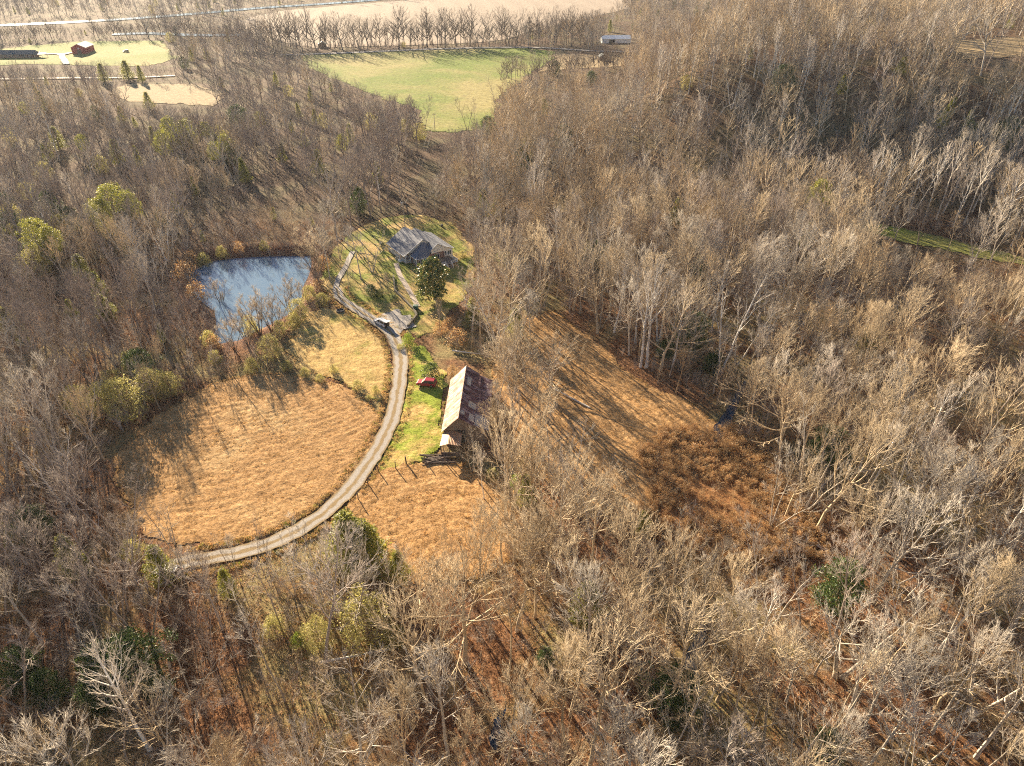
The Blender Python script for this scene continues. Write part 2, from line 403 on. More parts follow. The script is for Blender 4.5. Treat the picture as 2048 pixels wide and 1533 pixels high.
ROUND = poly([(225, 915), (290, 850), (360, 800), (430, 764), (500, 748), (580, 748), (660, 765), (725, 795), (765, 830), (752, 880), (732, 922),
              (698, 972), (650, 1012), (595, 1048), (530, 1073), (460, 1092), (395, 1095), (340, 1085), (290, 1050), (240, 1000)])
UPPER = poly([(565, 700), (600, 640), (645, 615), (700, 622), (742, 655), (777, 695), (783, 740), (775, 785), (757, 805), (715, 785), (655, 758), (595, 738)])
GREENL = poly([(812, 690), (850, 700), (885, 740), (893, 790), (888, 850), (882, 905), (840, 930), (780, 945), (742, 975), (752, 930), (785, 880), (808, 825), (816, 760)])
LOWER = poly([(715, 995), (750, 948), (810, 930), (930, 925), (1010, 960), (1060, 1040), (1050, 1120), (960, 1160), (850, 1170), (780, 1130), (700, 1080), (675, 1040)])
YARD = poly([(640, 560), (660, 505), (700, 465), (760, 436), (830, 428), (905, 446), (948, 495), (950, 560), (915, 620), (870, 665), (835, 680), (800, 650), (750, 640), (700, 612), (660, 595)])
MIDDLE = poly([(1000, 650), (1110, 618), (1180, 680), (1260, 748), (1330, 788), (1400, 812), (1450, 860), (1440, 910), (1400, 960), (1340, 1020), (1250, 1050), (1150, 1010), (1080, 950), (1010, 860), (980, 740)])
SCRUB = poly([(1340, 900), (1450, 858), (1540, 930), (1630, 1050), (1640, 1120), (1520, 1110), (1400, 1090), (1310, 1040)])
FARG = poly([(590, 108), (720, 104), (900, 97), (1050, 97), (1110, 104), (1110, 118), (1060, 150), (1000, 195), (990, 262), (900, 268), (850, 262), (830, 215), (760, 200), (690, 168), (620, 140)])
LEFTG = poly([(60, 92), (150, 84), (330, 82), (352, 118), (300, 134), (150, 132), (60, 130), (-120, 135), (-120, 110)])
CLEAR = poly([(215, 178), (270, 168), (390, 168), (445, 190), (425, 212), (330, 208), (240, 205)])
TANF = poly([(460, 45), (560, 22), (800, 2), (1020, -10), (1270, -20), (1260, 18), (1100, 55), (1010, 82), (900, 90), (620, 98), (500, 70)])
RTAN = poly([(1100, 108), (1290, 114), (1290, 130), (1180, 138), (1090, 142), (1070, 150), (1105, 118)])
STRIP = poly([(1700, 445), (1760, 446), (1860, 468), (1960, 494), (2080, 520), (2080, 538), (1930, 512), (1800, 484), (1720, 462)])
ORF = poly([(1880, 85), (2060, 72), (2100, 100), (2060, 115), (1930, 118)])
sheet('hayfield', ROUND, M['hay'], .35, 'round mown field of orange brown stubble inside the driveway bend', relief=.22, seed=1, rows=(-75, 165, 1.7))
sheet('lawn', UPPER, M['lawn'], .35, 'straw yellow lawn between the pond and the driveway', relief=.18, seed=2)
sheet('green_lawn', GREENL, M['green_lawn'], .35, 'green and straw lawn between the driveway and the barn', relief=.18, lift=.065, seed=3)
sheet('lower_field', LOWER, M['hay2'], .35, 'orange brown field below the fence and the barn', relief=.28, lift=.07, seed=4, rows=(-5, 60, 1.6))
sheet('yard', YARD, M['yard'], .5, 'patchy grass yard around the farmhouse', relief=.1, lift=.055, seed=5)
sheet('middle_field', MIDDLE, M['hay2'], .4, 'long orange brown clearing striped by tree shadows', relief=.32, seed=6)
M['scrubg'] = field_mat('rusty scrub ground', ((.10, .05, .025), (.26, .13, .055), (.46, .27, .12)), None)
sheet('scrub_ground', SCRUB, M['scrubg'], .5, 'rust coloured scrubby ground beside the creek', relief=.3, lift=.05, seed=7)
sheet('far_pasture', FARG, M['far_green'], 2.0, 'bright green pasture beyond the house', lift=.2, jag=2, seed=8)
sheet('tan_meadow', RTAN, M['clear'], 2.0, 'tan meadow right of the far green pasture', lift=.2, jag=2, seed=18)
sheet('left_pasture', LEFTG, M['far_green'], 2.5, 'green pasture around the red barn', lift=.2, jag=2, seed=9)
sheet('tan_pasture', CLEAR, M['clear'], 2.0, 'tan rough pasture below the red barn lane', lift=.2, jag=3, seed=10)
sheet('harvested_field', TANF, M['plough'], 3.5, 'pale harvested field at the top of the photo', lift=.3, jag=2, seed=11)
sheet('grass_strip', STRIP, M['far_green'], 1.0, 'shaded green grass strip between two woods', lift=.12, seed=12)
sheet('hilltop_field', ORF, M['clear'], 3.0, 'orange tan field on the wooded hill', lift=.3, jag=3, seed=13)

def ribbon(name, pts, width, mat, label, lift=.16, step=1.0, kind='structure', jag=.15, cells=6):
    P = [Vector((*ground_pt(*p)[:2], 0)) for p in pts]
    # Catmull-Rom through the points
    C = []
    Q = [P[0] * 2 - P[1]] + P + [P[-1] * 2 - P[-2]]
    W = width if isinstance(width, (list, tuple)) else [width] * len(P)
    for i in range(1, len(Q) - 2):
        n = max(2, int((Q[i + 1] - Q[i]).length / step))
        for k in range(n):
            t = k / n; a, b, c, d = Q[i - 1], Q[i], Q[i + 1], Q[i + 2]
            C.append((.5 * ((2 * b) + (c - a) * t + (2 * a - 5 * b + 4 * c - d) * t * t + (3 * b - a - 3 * c + d) * t ** 3), W[i - 1] * (1 - t) + W[i] * t))
    C.append((P[-1], W[-1]))
    V = []; Fc = []; UV = []
    L = 0
    for i, (p, wd) in enumerate(C):
        d = (C[min(i + 1, len(C) - 1)][0] - C[max(i - 1, 0)][0]).normalized(); nrm = Vector((-d.y, d.x, 0))
        if i: L += (p - C[i - 1][0]).length
        jl = jag * float(vnoise(L, 0, 3, 91) + vnoise(L, 0, 1.1, 93) - 1); jr = jag * float(vnoise(L, 0, 3.4, 92) + vnoise(L, 0, 1.2, 94) - 1)
        for k in range(cells + 1):
            t = k / cells; q = p + nrm * ((t - .5) * wd + (jl * (1 - t) + jr * t))
            V.append((q.x, q.y, float(hgt(q.x, q.y)) + lift + .125 * max(0, 1 - q.y / 350))); UV.append((t, L))
        if i:
            for k in range(cells):
                a = (i - 1) * (cells + 1) + k; Fc.append((a, a + cells + 1, a + cells + 2, a + 1))
    me = mesh(name, V, Fc, mat)
    uv = me.uv_layers.new(name='UVMap')
    for l in me.loops: uv.data[l.index].uv = UV[l.vertex_index]
    return tag(link(name, me), label, kind=kind)
DRIVE = [(672, 578), (684, 600), (716, 622), (752, 645), (782, 668), (797, 700), (801, 740), (796, 790), (784, 840), (763, 885), (735, 932), (697, 982), (645, 1032), (580, 1072), (510, 1100), (440, 1116), (370, 1128), (325, 1140)]
ribbon('driveway', DRIVE, [2.9, 3.0, 3.2, 3.5, 3.7, 3.7, 3.5, 3.4, 3.5, 3.4, 3.5, 3.4, 3.3, 3.3, 3.2, 3.2, 3.0, 2.4], M['gravel'], 'two track gravel driveway curving round the mown field', lift=.30, jag=.35, cells=8)
ribbon('upper_driveway', [(705, 505), (692, 535), (678, 558), (672, 578)], 1.7, M['parking'], 'narrow grey lane running up past the yard', lift=.29)
sheet('parking_area', poly([(752, 636), (776, 622), (802, 618), (824, 630), (822, 652), (804, 670), (786, 668), (768, 655)]), M['parking'], .35, 'grey gravel parking area beside the white car', lift=.24, jag=1.6, seed=20)
ribbon('footpath', [(792, 528), (800, 552), (812, 572), (828, 600), (836, 615)], 1.5, M['concrete'], 'pale concrete path from the porch to the parking area', lift=.22, jag=.03)
ribbon('country_road', [(560, 112), (700, 107), (860, 100), (980, 97), (1080, 97), (1200, 104), (1330, 104)], 6, M['asphalt'], 'grey country road along the far pasture', lift=.6, step=6, jag=.2)
ribbon('farm_lane', [(-60, 158), (20, 160), (120, 158), (260, 157), (350, 153)], 4, M['palegravel'], 'pale lane below the red barn', lift=.6, step=5, jag=.3)
ribbon('barn_lane', [(88, 110), (120, 110), (126, 118), (134, 130)], 4.5, M['palegravel'], 'pale dirt lane from the ranch house', lift=.7, step=4, jag=.4)
ribbon('barn_apron', [(122, 112), (138, 108), (150, 107)], 5, M['palegravel'], 'pale dirt apron at the red barn door', lift=.75, step=4, jag=.4)
wx, wy = POND.mean(0)
pv = [(p[0] * 1.0 + (p[0] - wx) * .12, p[1] + (p[1] - wy) * .12, -1.0) for p in POND]
tag(link('pond', mesh('pond', pv, [tuple(range(len(pv)))], M['water'])), 'still blue pond reflecting the sky', kind='structure')
ribbon('creek', [(1490, 765), (1474, 800), (1456, 835), (1440, 862), (1430, 892)], [.6, 1.6, 2.0, 3.0, .5], M['creekwater'], 'dark narrow creek winding through the woods', lift=.28, jag=.3)
ribbon('creek_pool', [(1412, 1255), (1400, 1280), (1386, 1312), (1378, 1345), (1368, 1372)], [.5, 1.7, 1.4, 2.2, .4], M['creekwater'], 'dark creek pool under trees right of the bottom centre', lift=.28, jag=.3)
ribbon('side_creek', [(1012, 1420), (996, 1445), (990, 1480), (994, 1510)], [.4, 1.1, 1.3, .4], M['creekwater'], 'dark pool of water under trees at the bottom edge', lift=.28, jag=.3)
ribbon('river', [(-300, 66), (0, 52), (135, 46), (270, 38), (420, 26), (520, 17), (700, 5), (850, -8), (1100, -25)], 20, M['river'], 'bright river crossing the far left', lift=.5, step=30, jag=1)
ribbon('river_channel', [(225, 70), (300, 68), (400, 72), (480, 71)], 14, M['river'], 'thin bright channel of water behind the left woods', lift=.5, step=15, jag=1)

# ------------------------------------------------------------------ trees
def rot_towards(d, ang, az):
    d = d.normalized(); u = d.orthogonal().normalized(); v = d.cross(u)
    s = u * math.cos(az) + v * math.sin(az)
    return (d * math.cos(ang) + s * math.sin(ang)).normalized()
class Tubes:
    """collects tapered tubes; many at once, three or more sides"""
    def __init__(s): s.v = []; s.f3 = []; s.f4 = []
    def add(s, pts, rad, k):
        n0 = len(s.v); m = len(pts)
        d0 = (pts[1] - pts[0]).normalized(); u = d0.orthogonal().normalized()
        tip = rad[-1] <= 0
        for i in range(m - (1 if tip else 0)):
            d = (pts[min(i + 1, m - 1)] - pts[max(i - 1, 0)]).normalized()
            u = (u - d * u.dot(d)).normalized(); v = d.cross(u)
            for j in range(k):
                c = 6.28319 * j / k
                s.v.append(tuple(pts[i] + (u * math.cos(c) + v * math.sin(c)) * rad[i]))
        rings = m - (1 if tip else 0)
        for i in range(rings - 1):
            for j in range(k):
                a = n0 + i * k + j; b = n0 + i * k + (j + 1) % k
                s.f4.append((a, b, b + k, a + k))
        if tip:
            t = len(s.v); s.v.append(tuple(pts[-1]))
            for j in range(k):
                s.f3.append((n0 + (rings - 1) * k + j, n0 + (rings - 1) * k + (j + 1) % k, t))
    def mesh(s, name, mat):
        return mesh(name, s.v, s.f4 + s.f3, mat, smooth=True)

def grow_tree(seed, H=22., R=4.6, clear=.4, spread=.8, limbs=15, twig=1.0, trunk_r=.24, fine=1.0, forks=1, thick=1.0, droop=0.0):
    """returns (trunk tubes, crown tubes). Trunk and main limbs; branches, twigs"""
    r = random.Random(seed); T = Tubes(); Cn = Tubes()
    def path(p, d, L, n, jit, up):
        pts = [p.copy()]; q = p.copy(); dd = d.copy()
        for i in range(n):
            dd = (dd + Vector((r.gauss(0, jit), r.gauss(0, jit), r.gauss(0, jit * .6) + up))).normalized()
            q = q + dd * (L / n); pts.append(q.copy())
        return pts
    def at(pts, t):
        t = max(0, min(.999, t)) * (len(pts) - 1); i = int(t); f = t - i
        return pts[i].lerp(pts[i + 1], f), (pts[i + 1] - pts[i]).normalized()
    stems = []
    if forks == 1: stems.append((Vector((0, 0, -.4)), Vector((r.gauss(0, .03), r.gauss(0, .03), 1)).normalized(), H * .93, trunk_r))
    else:
        for i in range(forks):
            a = 6.283 * i / forks + r.random(); lean = spread * .45 * r.uniform(.6, 1.1)
            stems.append((Vector((math.cos(a) * .25, math.sin(a) * .25, -.4)), Vector((math.cos(a) * lean, math.sin(a) * lean, 1)).normalized(), H * r.uniform(.8, .97), trunk_r * .75))
    ga = 0
    for (p, d, L, tr) in stems:
        n = 9; pts = path(p, d, L + .4, n, .055, .02)
        rad = [tr * (1.35 if i == 0 else 1) * (1 - .93 * (i / n)) ** .85 for i in range(n + 1)]
        T.add(pts, rad, 7)
        nl = max(5, int(limbs / len(stems)))
        for li in range(nl):
            t = clear + (1 - clear) * ((li + r.random() * .8) / nl) ** .9 * .98
            b, bd = at(pts, t); ga += 2.4 + r.gauss(0, .35)
            rel = (t - clear) / (1 - clear)
            prof = (1 - rel) ** .55 * (.62 + .38 * min(1, rel * 3.5)) + .10
            Ll = R * prof * r.uniform(.85, 1.25) * (1.15 if len(stems) == 1 else .8)
            ang = (spread * (1.05 - .55 * rel)) * r.uniform(.8, 1.2)
            ld = rot_towards(bd, ang, ga)
            lp = path(b, ld, Ll * 1.2, 5, .065, .075 - droop)
            lr0 = min(tr * (1 - .9 * t) * .62, .022 * Ll + .035) * thick
            T.add(lp, [lr0 * (1 - .85 * i / 5) for i in range(6)], 4)
            nb = max(3, int(6.2 * fine * (.5 + .5 * Ll / R)))
            for bi in range(nb):
                bt = .22 + .78 * (bi + r.random()) / nb
                b2, d2 = at(lp, bt); a2 = rot_towards(d2, r.uniform(.28, .65), r.random() * 6.283)
                L2 = Ll * .50 * (1.15 - .6 * bt) * r.uniform(.7, 1.35) + .4
                p2 = path(b2, a2, L2, 3, .09, .09 - droop)
                r2 = (lr0 * (1 - .8 * bt) * .6 + .008)
                Cn.add(p2, [r2 * 1.2, r2 * .95, r2 * .7, .012], 3)
                nc = max(3, int(5 * fine))
                for ci in range(nc):
                    ct = .15 + .85 * (ci + r.random()) / nc
                    b3, d3 = at(p2, ct); a3 = rot_towards(d3, r.uniform(.25, .68), r.random() * 6.283)
                    L3 = (L2 * .42 * (1.1 - .4 * ct) + .3) * r.uniform(.7, 1.3)
                    p3 = path(b3, a3, L3, 2, .08, .08 - droop)
                    Cn.add(p3, [.021 * twig, .016 * twig, 0], 3)
                    for ti in range(max(2, int(3 * fine))):
                        b4, d4 = at(p3, .15 + .8 * r.random()); a4 = rot_towards(d4, r.uniform(.2, .6), r.random() * 6.283)
                        a4 = (a4 + Vector((0, 0, .12 - droop * 2))).normalized(); e = b4 + a4 * r.uniform(.4, .95)
                        Cn.add([b4, e], [.0145 * twig, 0], 3)
    return T, Cn
def clumps(mb_v, mb_f, c, rad, n, size, r, flat=.0):
    for _ in range(n):
        while True:
            q = Vector((r.uniform(-1, 1), r.uniform(-1, 1), r.uniform(-1, 1)))
            if q.length < 1: break
        q = Vector(c) + Vector((q.x * rad[0], q.y * rad[1], q.z * rad[2]))
        u = Vector((r.gauss(0, 1), r.gauss(0, 1), r.gauss(0, 1))).normalized(); v = u.orthogonal().normalized()
        v = (Matrix.Rotation(r.random() * 6.283, 3, u) @ v); w_ = u.cross(v); s = size * r.uniform(.6, 1.4); n0 = len(mb_v)
        mb_v += [tuple(q + v * s), tuple(q + w_ * s * .45), tuple(q - v * s), tuple(q - w_ * s * .45)]
        mb_f.append((n0, n0 + 1, n0 + 2, n0 + 3))
def evergreen(seed, H, R, mat, n=170, per=16, size=.28, shape='cone', low=.06, name='evergreen'):
    """trunk tubes + crown of many leaf faces set in sprays around an uneven outline"""
    r = random.Random(seed); T = Tubes(); V = []; Fc = []
    T.add([Vector((0, 0, -.3)), Vector((r.gauss(0, .1), 0, H * .5)), Vector((r.gauss(0, .1), r.gauss(0, .1), H * .93))], [.05 * H ** .7, .03 * H ** .7, .02], 6)
    lob = [r.uniform(.75, 1.2) for _ in range(9)]
    for i in range(n):
        t = low + (1 - low) * (i + r.random()) / n
        if shape == 'cone': pr = (1 - t) ** .75 * min(1, (t - low) * 7 + .45)
        elif shape == 'ovoid': pr = math.sqrt(max(0, 1 - (2 * ((t - low) / (1 - low)) - .85) ** 2 / 1.35))
        else: pr = math.sqrt(max(0.02, 1 - t ** 2.2))
        a = i * 2.39996 + r.gauss(0, .3); rr = R * pr * lob[int((a % 6.283) / 6.283 * 9) % 9] * math.sqrt(r.uniform(.25, 1.1)) * (1 + .25 * math.sin(a * 3 + t * 11))
        c = (math.cos(a) * rr, math.sin(a) * rr, t * H + r.gauss(0, .15))
        s = .10 * R + .22
        clumps(V, Fc, c, (s * 1.4, s * 1.4, s), per, size, r)
        if i % 4 == 0: T.add([Vector((0, 0, max(.1, c[2] - rr * .5))), Vector(c)], [.035, 0], 3)
    return T, mesh(name, V, Fc, mat)
def sapling(seed, H, mat_name, leaves=None, leafn=0):
    r = random.Random(seed); T = Tubes()
    ns = r.randint(4, 7)
    tips = []
    for i in range(ns):
        a = r.random() * 6.283; lean = r.uniform(.12, .6); d = Vector((math.cos(a) * lean, math.sin(a) * lean, 1)).normalized()
        L = H * r.uniform(.6, 1.05); p0 = Vector((math.cos(a) * .2, math.sin(a) * .2, -.2)); pts = [p0]
        q = p0.copy()
        for k in range(4): d = (d + Vector((r.gauss(0, .1), r.gauss(0, .1), .05))).normalized(); q = q + d * L / 4; pts.append(q.copy())
        T.add(pts, [.035, .028, .02, .013, 0], 3)
        for b in range(9):
            t = .25 + .7 * r.random(); j = int(t * 4); s = pts[j].lerp(pts[min(4, j + 1)], t * 4 - j)
            bd = rot_towards(d, r.uniform(.4, 1.0), r.random() * 6.283); e = s + bd * L * .34 * r.uniform(.6, 1.2)
            T.add([s, s.lerp(e, .5) + Vector((0, 0, .05)), e], [.014, .010, 0], 3); tips.append(e)
            for _ in range(4):
                s2 = s.lerp(e, r.uniform(.3, 1)); e2 = s2 + rot_towards(bd, r.uniform(.3, .9), r.random() * 6.283) * L * .13
                T.add([s2, e2], [.011, 0], 3); tips.append(e2)
    return T, tips
VAR = {}   # kind -> list of (trunk mesh, crown mesh)
def add_var(kind, T, C, mt, mc):
    tm = T.mesh(kind + '_trunk', mt); cm = C.mesh(kind + '_crown', mc) if isinstance(C, Tubes) else C
    VAR.setdefault(kind, []).append((tm, cm))
for s, kw in enumerate([dict(H=22, R=4.8, clear=.42), dict(H=22, R=5.4, clear=.36, spread=.95, limbs=17), dict(H=22, R=4.2, clear=.5, spread=.65)]):
    add_var('tan', *grow_tree(10 + s, **kw), M['bark_tan'], M['bark_tan'])
for s, kw in enumerate([dict(H=22, R=5.6, clear=.34, spread=1.0, limbs=17), dict(H=22, R=4.5, clear=.45, spread=.7), dict(H=22, R=5.0, clear=.3, forks=3, limbs=20, spread=.85)]):
    add_var('grey', *grow_tree(20 + s, **kw), M['bark_grey'], M['bark_grey'])
for s, kw in enumerate([dict(H=22, R=4.6, clear=.4, spread=.8), dict(H=22, R=5.4, clear=.3, forks=2, limbs=18, spread=.9)]):
    add_var('brown', *grow_tree(30 + s, **kw), M['bark_brown'], M['bark_brown'])
add_var('tan', *grow_tree(15, H=22, R=7.2, clear=.24, spread=1.15, limbs=19, trunk_r=.34, thick=1.1, fine=.9), M['bark_tan'], M['bark_tan'])
add_var('tan', *grow_tree(16, H=22, R=2.9, clear=.5, spread=.7, limbs=13, trunk_r=.17, fine=.8), M['bark_tan'], M['bark_tan'])
add_var('grey', *grow_tree(25, H=22, R=3.0, clear=.55, spread=.75, limbs=12, trunk_r=.18, fine=.8), M['bark_grey'], M['bark_grey'])
add_var('grey', *grow_tree(26, H=22, R=6.8, clear=.26, spread=1.1, limbs=18, forks=2, trunk_r=.36, thick=1.15, fine=.9), M['bark_grey'], M['bark_grey'])
add_var('brown', *grow_tree(35, H=22, R=3.2, clear=.35, spread=.8, limbs=13, trunk_r=.18, thick=1.2, fine=.75), M['bark_brown'], M['bark_brown'])
for s, kw in enumerate([dict(H=24, R=5.0, clear=.42, spread=.62, limbs=14, thick=1.35, fine=.85, trunk_r=.30), dict(H=24, R=5.6, clear=.36, spread=.75, limbs=15, thick=1.35, fine=.8, trunk_r=.32, forks=2), dict(H=24, R=4.2, clear=.5, spread=.55, limbs=12, thick=1.5, fine=.85, trunk_r=.28)]):
    add_var('white', *grow_tree(40 + s, **kw), M['bark_white'], M['bark_pale'])
for s in range(2):
    add_var('willow', *grow_tree(50 + s, H=12, R=4.2, clear=.14, forks=5, limbs=30, spread=.8, trunk_r=.16), M['bark_dark'], M['bark_tan'])
for s in range(3):
    T, c = evergreen(60 + s, 9, 2.3, M['needles'], n=230, per=28, size=.135, name='cedar_crown'); add_var('cedar', T, c, M['bark_dark'], None)
for s in range(2):
    T, c = evergreen(65 + s, 16, 3.3, M['needles'], n=170, per=30, size=.17, shape='ovoid', low=.5, name='pine_crown'); add_var('pine', T, c, M['bark_tan'], None)
for s in range(2):
    T, c = evergreen(70 + s, 9, 3.6, M['needles_dark'], n=250, per=32, size=.16, shape='ovoid', name='evergreen_crown'); add_var('dark', T, c, M['bark_dark'], None)
for s in range(2):
    T, c = evergreen(80 + s, 7, 3.0, M['olive'], n=190, per=24, size=.135, shape='ovoid', low=.05, name='olive_crown'); add_var('olive', T, c, M['bark_tan'], None)
for s in range(2):
    T, c = evergreen(90 + s, 3, 2.0, M['olive'], n=90, per=28, size=.115, shape='dome', low=.02, name='foliage'); add_var('bush', T, c, M['bark_tan'], None)
T, c = evergreen(95, 3, 2.0, M['lime'], n=90, per=28, size=.115, shape='dome', low=.02, name='foliage'); add_var('limebush', T, c, M['bark_tan'], None)
T, c = evergreen(96, 3, 2.0, M['rust'], n=70, per=14, size=.15, shape='dome', low=.02, name='foliage'); add_var('rustbush', T, c, M['bark_brown'], None)
T, c = evergreen(97, 3, 2.0, M['needles_dark'], n=90, per=28, size=.115, shape='dome', low=.02, name='foliage'); add_var('darkbush', T, c, M['bark_dark'], None)
for s in range(4):
    add_var('tanfar', *grow_tree(110 + s, H=22, R=4.4 + s * .7, clear=.42 - .05 * s, spread=.8 + .08 * s, limbs=14, thick=2.2, twig=1.5, fine=.72, trunk_r=.26), M['bark_tan'], M['bark_tan'])
    add_var('greyfar', *grow_tree(120 + s, H=22, R=4.6 + s * .7, clear=.45 - .06 * s, spread=.75 + .1 * s, limbs=14, thick=2.4, twig=1.5, fine=.7, trunk_r=.28, forks=1 + s // 2), M['bark_grey'], M['bark_grey'])
for s in range(2):
    add_var('brownfar', *grow_tree(130 + s, H=22, R=4.8 + s, clear=.35, spread=.85, limbs=14, thick=2.0, twig=1.5, fine=.72), M['bark_brown'], M['bark_brown'])
    add_var('rowtree', *grow_tree(140 + s, H=22, R=7.4 + s, clear=.24, spread=1.05, limbs=16, thick=2.2, twig=1.8, fine=.75, forks=1 + s, trunk_r=.34), M['bark_row'], M['bark_row'])
BASEH = dict(pine=16, tanfar=22, greyfar=22, brownfar=22, rowtree=22, tan=22, grey=22, brown=22, white=24, willow=12, cedar=9, dark=9, olive=7, bush=3, limebush=3, rustbush=3, darkbush=3)
BASER = dict(tan=5.2, grey=5.6, brown=5.2, white=5.2, willow=5, cedar=2.4, dark=3.8, olive=3.4, bush=2.3, limebush=2.3, rustbush=2.3, darkbush=2.3)
NAME = dict(pine='pine_tree', tan='bare_tree', grey='bare_tree', brown='bare_tree', white='sycamore_tree', willow='bankside_tree', cedar='cedar_tree', dark='evergreen_tree', olive='leafy_tree', bush='bush', limebush='bush', rustbush='bush', darkbush='bush')
CAT = dict(pine_tree='pine', bare_tree='bare tree', sycamore_tree='sycamore', bankside_tree='bankside tree', cedar_tree='cedar', evergreen_tree='evergreen', leafy_tree='leafy tree', bush='bush')
GRP = dict(pine_tree='tall pines with bare lower trunks', bare_tree='bare trees of the woods', sycamore_tree='white barked sycamores in the woods', bankside_tree='bare trees on the pond bank', cedar_tree='yellow green cedars among the bare trees', evergreen_tree='dark evergreens among the bare trees', leafy_tree='olive leafed trees at the wood edge', bush='bushes in hedgerows and yard')
LOOK = dict(pine='yellow green', tan='tan', grey='pale grey', brown='brown', white='white barked', willow='many stemmed', cedar='yellow green', dark='dark green', olive='olive yellow', bush='olive', limebush='bright lime', rustbush='rust brown', darkbush='dark green')
NOUN = dict(pine_tree='pine', bare_tree='bare tree', sycamore_tree='sycamore', bankside_tree='tree', cedar_tree='cedar', evergreen_tree='evergreen', leafy_tree='leafy tree', bush='bush')
ZONES = [('by the pond', (530, 600)), ('near the farmhouse', (850, 480)), ('near the barn', (940, 820)), ('by the mown field', (500, 900)), ('by the long clearing', (1250, 830)),
         ('near the rust scrub', (1500, 1000)), ('by the far pasture', (850, 190)), ('below the driveway', (600, 1180)), ('in left woods', (150, 500)), ('in lower left woods', (200, 1350)),
         ('in lower woods', (900, 1400)), ('in lower right woods', (1600, 1350)), ('in right woods', (1800, 750)), ('on the hill', (1700, 250)), ('by the red barn', (200, 110))]
used_labels = set()
def place(kind, x, y, z, H, var=None, wide=1.0, rz=None, lean=(0, 0)):
    k = NAME[kind]; vs = VAR[kind]; vi = var if var is not None else random.randrange(len(vs)); tm, cm = vs[vi % len(vs)]
    t = empty(k, (x, y, z), random.random() * 6.283 if rz is None else rz); s = H / BASEH[kind]
    t.scale = (s * wide, s * wide, s); t.rotation_euler[0] = lean[0]; t.rotation_euler[1] = lean[1]
    if k == 'bush': a, b = 'stems', 'foliage'
    else: a, b = 'trunk', 'crown'
    link(a, tm, t); link(b, cm, t)
    qx, qy = project(x, y, z + H * .6); qx = float(qx); qy = float(qy)
    zn = min(ZONES, key=lambda q: (q[1][0] - qx) ** 2 + (q[1][1] - qy) ** 2)[0]
    rel = H / BASEH[kind]; size = 'tall' if rel > 1.02 else 'short' if rel < .8 else 'middling'
    px, py = qx / 20.48, qy / 15.33
    lab = f"{size} {LOOK[kind]} {NOUN[k]} {zn}, {px:.0f} percent across, {py:.0f} percent down"
    if lab in used_labels: lab = f"{LOOK[kind]} {NOUN[k]} {zn}, {px:.1f} percent across, {py:.1f} down"
    used_labels.add(lab)
    tag(t, lab, CAT[k], GRP[k]); return t
PLANTED = []   # footprints already taken
def plant(kind, px, py, top=None, H=None, **kw):
    x, y, z = ground_pt(px, py)
    if H is None: H = height_to(px, py, top)
    PLANTED.append((x, y)); return place(kind, x, y, z, H, **kw)

# white sycamores picked out one by one
for b in [(1068, 470, 326), (1087, 468, 338), (1116, 530, 420), (1149, 590, 478), (1204, 575, 428), (1079, 575, 485), (1087, 572, 490), (1225, 590, 490), (1217, 585, 478), (1249, 600, 470), (1293, 735, 520),
          (1281, 735, 545), (1345, 735, 570), (1316, 690, 500), (1440, 745, 534), (1472, 730, 590), (1481, 400, 290), (1552, 400, 256), (1424, 412, 332), (1661, 800, 680), (1792, 810, 690), (1719, 935, 800), (1735, 990, 815), (1640, 975, 850),
          (1858, 985, 905), (1880, 1060, 920), (1727, 432, 290), (1748, 440, 268), (1765, 436, 275), (1790, 430, 250), (1815, 445, 280), (1846, 448, 285), (1872, 440, 262), (1905, 455, 300), (1928, 450, 290), (1955, 470, 320), (1985, 462, 300), (2010, 475, 310), (2035, 480, 330),
          (400, 330, 240), (428, 345, 260), (565, 318, 228), (1195, 240, 175), (1225, 260, 185), (1385, 425, 330), (1530, 690, 585), (1600, 730, 640), (1150, 950, 830), (1010, 990, 870), (968, 1000, 905), (1500, 1330, 1160), (1700, 1420, 1240), (1880, 1300, 1130),
          (1270, 1330, 1150), (110, 500, 400), (130, 1010, 860), (300, 1500, 1290)]:
    plant('white', b[0], b[1], top=b[2], wide=random.uniform(.75, .95) if b[1] < 500 else random.uniform(.9, 1.1))
